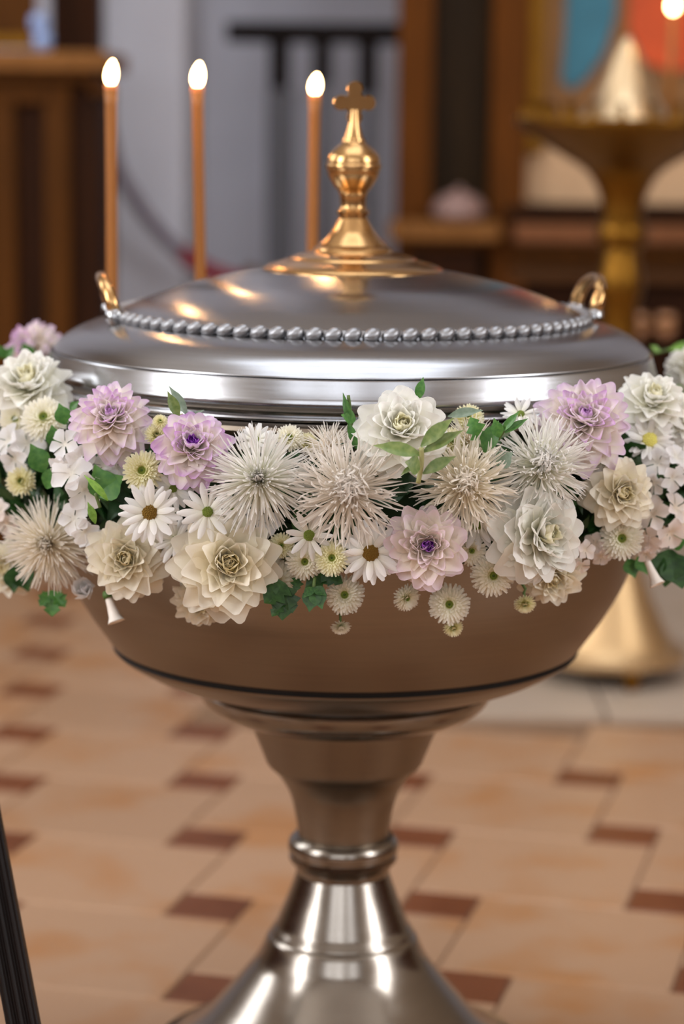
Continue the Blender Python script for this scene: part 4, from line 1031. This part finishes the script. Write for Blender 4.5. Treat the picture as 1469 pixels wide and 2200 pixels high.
C4 = [(-.35, .15, .1, -.5, .2, .55), (.3, .35, .12, .4, .5, .5), (.12, -.35, .2, .2, -.5, .52), (-.45, -.5, .0, -.6, -.6, .45)]
C3 = [(-.3, .2, .1, -.5, .3, .62), (.35, .1, .15, .5, .1, .6), (.0, -.4, .2, 0, -.6, .55)]
C2 = [(-.2, .25, .1, -.3, .4, .8), (.25, -.3, .15, .3, -.5, .72)]
C5 = C4 + [(.55, -.1, .0, .8, .0, .45)]
PHLOX = [
    (165, 966, 78, -.1, .15, .02, M_PHLOX, C4, 'white phlox cluster under the pale pink dahlia at left'),
    (168, 1034, 74, -.2, .1, .03, M_PHLOX, C2, 'large white phlox blooms above the far left spider bloom'),
    (170, 1126, 54, -.1, -.2, .03, M_PHLOX, C2, 'white phlox over the right side of the far left spider bloom'),
    (40, 962, 76, -.4, .2, .00, M_PHLOX, C3, 'white phlox cluster at the left edge'),
    (8, 1112, 46, -.5, 0, .00, M_PHLOX_P, C2, 'blush phlox cut by the left edge'),
    (1432, 1006, 72, .3, .1, .02, M_PHLOX, C4, 'white phlox cluster at the right edge under the yellow daisy'),
    (1425, 1118, 86, .35, .0, .02, M_PHLOX_P, C5, 'blush white phlox cluster at the right edge, lower one'),
    (1240, 1196, 54, .2, -.35, .01, M_PHLOX_P, C4, 'small blush phlox cluster hanging right of the cream dahlia'),
    (1388, 1172, 46, .2, -.4, .01, M_PHLOX_P, C3, 'small blush phlox beside the button bloom at right'),
    (1466, 968, 54, .5, .2, .00, M_PHLOX, C3, 'white phlox cut by the right edge below the white dahlia'),
    (236, 1010, 50, -.1, .2, -.005, M_PHLOX, C3, 'white phlox left of the yellow-green button bloom'),
    (1088, 1088, 54, .1, .0, .00, M_PHLOX, C3, 'white phlox between the ivory curly spider bloom and the cupped dahlia'),
    (1290, 1176, 50, .2, -.2, .00, M_PHLOX_P, C3, 'blush phlox between the cupped dahlia and the right button bloom'),
    (208, 1168, 50, -.2, .0, .00, M_PHLOX, C3, 'white phlox between the far left spider bloom and the cream dahlia'),
    (560, 1130, 50, .0, .0, -.01, M_PHLOX, C3, 'white phlox behind the top of the largest cream dahlia'),
]
for (px, py, r, fx, fy, off, m, sp_, lab) in PHLOX:
    p = place(px, py, off); phlox('phlox', p, face(px, py, fx, fy), r * .9 * m_per_px(p), m, lab, sp_)
cm = plain('trumpet_petal', (240, 232, 222), 0.5)
def two(ax, ay, bx, by, off=.01):
    a = place(ax, ay, off); d_ = (a - EYE).length; return a, EYE + ray(bx, by) * (d_ - .004)
a, b = two(230, 1276, 250, 1336); trumpet('trumpet_flower', a, b, .0068, 'white trumpet flower hanging at left below the cream dahlia', cm)
a, b = two(1386, 1196, 1412, 1256); trumpet('trumpet_flower', a, b, .0060, 'white trumpet flower hanging at right among dark leaves', cm)
p = place(180, 1272, .01); cup('cup_flower', p, face(180, 1272, -.1, .25), 42 * m_per_px(p), M_PHLOX, 'small white cupped bloom beside the left trumpet flower')

# leaves and sprigs
def sprig(name, stem_px, leaves, m, label, cat='leaf sprig', off=.035, sr=.0016, group='leaf sprigs in the garland'):
    """stem through pixels of the photo at the garland's depth, leaves (from, to, width, face tilt, kind)"""
    P = []
    p0 = place(stem_px[0][0], stem_px[0][1], off); d0 = (p0 - EYE).length
    for k_, (x, y) in enumerate(stem_px): P.append(EYE + ray(x, y) * (d0 - .004 * k_))
    root = empty(name, P[0]); tag(root, label, cat, group)
    if len(P) > 1: MB().tube([tuple(q - P[0]) for q in spline([tuple(q) for q in P], 4) for q in [Vector(q)]], sr, 7).build('stem', STEMG if m is not LEAF_OLIVE else plain('olive_stem', (150, 148, 96), .6), root, True)
    for (x0, y0, x1, y1, w, tilt, kind) in leaves:
        a_ = EYE + ray(x0, y0) * (d0 - .006); b_ = EYE + ray(x1, y1) * (d0 - .012 + tilt * .02)
        v = -ray(x0, y0); n_ = (v + UP * .5 * (1 - abs(tilt)) + RIGHT * tilt * .4).normalized()
        me = leaf_me(kind, m, {'ov': WL_OV, 'nar': WL_NAR, 'lob': WL_LOB}[kind], .3, .35)
        leaf_at(root, me, a_, b_ - a_, n_, (b_ - a_).length * 1.03, w)
    return root
sprig('leaf_sprig', [(898, 1038), (905, 1000), (905, 962)], [(906, 978, 806, 952, 1.05, 0, 'nar'), (904, 960, 970, 897, 1.15, .1, 'nar'), (908, 972, 992, 922, .9, .2, 'nar'),
      (908, 1018, 975, 978, 1.2, 0, 'nar'), (902, 1006, 874, 992, 1.9, -.3, 'ov'), (890, 1000, 862, 1018, .9, -.3, 'nar')], LEAF_OLIVE, 'olive variegated leaf sprig in front of the ivory dahlia', off=.075, sr=.0022)
sprig('leaf_sprig', [(396, 905), (390, 890)], [(384, 898, 362, 842, 1.3, 0, 'nar')], LEAF_OLIVE, 'narrow olive leaf standing up before the lid at left', off=.02)
sprig('leaf_sprig', [(404, 905), (400, 890)], [(402, 892, 366, 830, 1.0, 0, 'nar'), (408, 898, 436, 880, .9, 0, 'nar')], LEAF_PALE, 'grey-green narrow leaves before the lid rim at left', off=.015)
sprig('leaf_sprig', [(896, 872), (900, 850)], [(897, 860, 908, 812, 1.4, 0, 'nar')], LEAF_MID, 'green leaf tip rising behind the ivory dahlia', off=-.01)
sprig('leaf_sprig', [(758, 925), (752, 880), (748, 850)], [(752, 912, 738, 846, .8, 0, 'nar'), (764, 902, 735, 890, 1.8, 0, 'ov'), (766, 965, 748, 905, 1.0, 0, 'nar')], LEAF_MID, 'small green leaves left of the ivory dahlia', off=.01)
sprig('leaf_sprig', [(1070, 945), (1086, 918)], [(1078, 928, 1112, 884, 1.0, 0, 'nar'), (1084, 930, 1132, 898, .9, .2, 'nar'), (1072, 940, 1062, 900, 1.2, 0, 'ov')], LEAF_MID, 'bright green leaf pair left of the big lilac-white dahlia', off=.035)
sprig('leaf_sprig', [(1030, 960), (1020, 930)], [(1030, 945, 1012, 898, 1.3, 0, 'lob'), (1040, 972, 1068, 905, 1.0, 0, 'ov')], LEAF_MID, 'lobed green leaves above the ivory curly spider bloom', off=.02)
sprig('leaf_sprig', [(965, 902)], [(962, 895, 1034, 878, 1.0, 0, 'nar')], LEAF_PALE, 'grey-green leaf lying right of the ivory dahlia', off=.0)
sprig('leaf_sprig', [(1065, 1005)], [(1068, 1002, 1098, 972, 1.8, 0, 'ov'), (1080, 940, 1086, 905, 1.4, 0, 'ov')], LEAF_PALE, 'grey-green leaves between the two right spider blooms', off=.02)
sprig('leaf_sprig', [(200, 1060)], [(205, 1062, 262, 1022, 2.0, 0, 'ov'), (230, 1076, 206, 1000, 1.5, 0, 'ov')], LEAF_MID, 'broad green leaves under the white phlox at left', off=.022)
sprig('leaf_sprig', [(215, 1090), (205, 1060)], [(232, 1076, 184, 1020, .75, 0, 'nar'), (205, 1125, 190, 1080, 1.2, 0, 'nar')], LEAF_BRIGHT, 'slim light green leaves before the white phlox at left', off=.045)
sprig('leaf_sprig', [(92, 1010)], [(95, 1015, 68, 955, 1.4, 0, 'ov'), (100, 1050, 118, 1000, 1.3, 0, 'ov')], LEAF_MID, 'green leaves between white phlox clusters at far left', off=.02)
sprig('leaf_sprig', [(45, 1215)], [(35, 1212, 62, 1268, 1.6, 0, 'ov'), (28, 1218, 30, 1272, 1.5, 0, 'ov')], LEAF_DARK, 'dark leaves below the far left spider bloom', off=.01)
sprig('leaf_sprig', [(112, 1268)], [(112, 1268, 112, 1322, 1.5, 0, 'lob'), (106, 1274, 86, 1300, 1.4, 0, 'lob'), (116, 1274, 140, 1302, 1.4, 0, 'lob')], LEAF_MID, 'small lobed green leaves hanging under the far left spider bloom', off=.01)
sprig('leaf_sprig', [(612, 1255)], [(615, 1255, 568, 1292, 1.7, 0, 'lob'), (612, 1258, 606, 1330, 1.2, 0, 'lob'), (618, 1262, 628, 1315, 1.2, 0, 'lob'), (610, 1290, 584, 1322, 1.2, 0, 'lob')], LEAF_DARK, 'lobed dark green leaves right of the largest cream dahlia', off=.02)
sprig('leaf_sprig', [(676, 1240), (674, 1262)], [(674, 1262, 664, 1312, 1.5, 0, 'ov'), (674, 1262, 692, 1306, 1.5, 0, 'ov'), (674, 1262, 700, 1278, 1.3, 0, 'ov'), (674, 1262, 652, 1282, 1.2, 0, 'ov')], LEAF_DARK, 'folded dark green leaf bud left of the lowest centre button', off=.02)
sprig('leaf_sprig', [(690, 1240)], [(705, 1238, 656, 1262, 1.3, 0, 'lob'), (690, 1235, 735, 1250, 1.3, 0, 'lob'), (640, 1240, 636, 1268, 1.4, 0, 'lob')], LEAF_DARK, 'dark leaves under the yellowish button bloom', off=.0)
sprig('leaf_sprig', [(1440, 1180)], [(1440, 1180, 1428, 1258, 2.0, 0, 'ov'), (1448, 1190, 1466, 1262, 2.0, 0, 'ov'), (1420, 1190, 1396, 1240, 1.6, 0, 'ov')], LEAF_DARK, 'broad dark leaves hanging at the right edge', off=.0)
sprig('leaf_sprig', [(1452, 1165)], [(1440, 1170, 1475, 1160, 2.0, 0, 'ov'), (1350, 1200, 1364, 1240, 1.6, 0, 'ov'), (1370, 1195, 1392, 1232, 1.5, 0, 'ov')], LEAF_MID, 'green leaves around the right trumpet flower', off=.01)
sprig('leaf_sprig', [(1400, 760), (1440, 750), (1480, 735)], [(1418, 756, 1398, 742, 1.6, 0, 'nar'), (1436, 752, 1500, 735, 1.0, 0, 'nar'), (1440, 838, 1475, 796, 1.8, 0, 'ov')], LEAF_BRIGHT, 'blurred bright green leaves behind the lid at right', off=-.05)
sprig('leaf_sprig', [(60, 770)], [(66, 776, 50, 736, 1.4, 0, 'ov'), (10, 770, -4, 742, 1.4, 0, 'ov'), (12, 772, 30, 742, 1.0, 0, 'ov')], LEAF_MID, 'green leaves among the topmost left blooms', off=.01)
sprig('leaf_sprig', [(130, 920)], [(140, 912, 128, 868, 1.5, 0, 'ov'), (120, 960, 112, 915, 1.5, 0, 'ov'), (150, 880, 168, 862, 1.2, 0, 'ov')], LEAF_MID, 'green leaves left of the pale pink dahlia', off=.0)
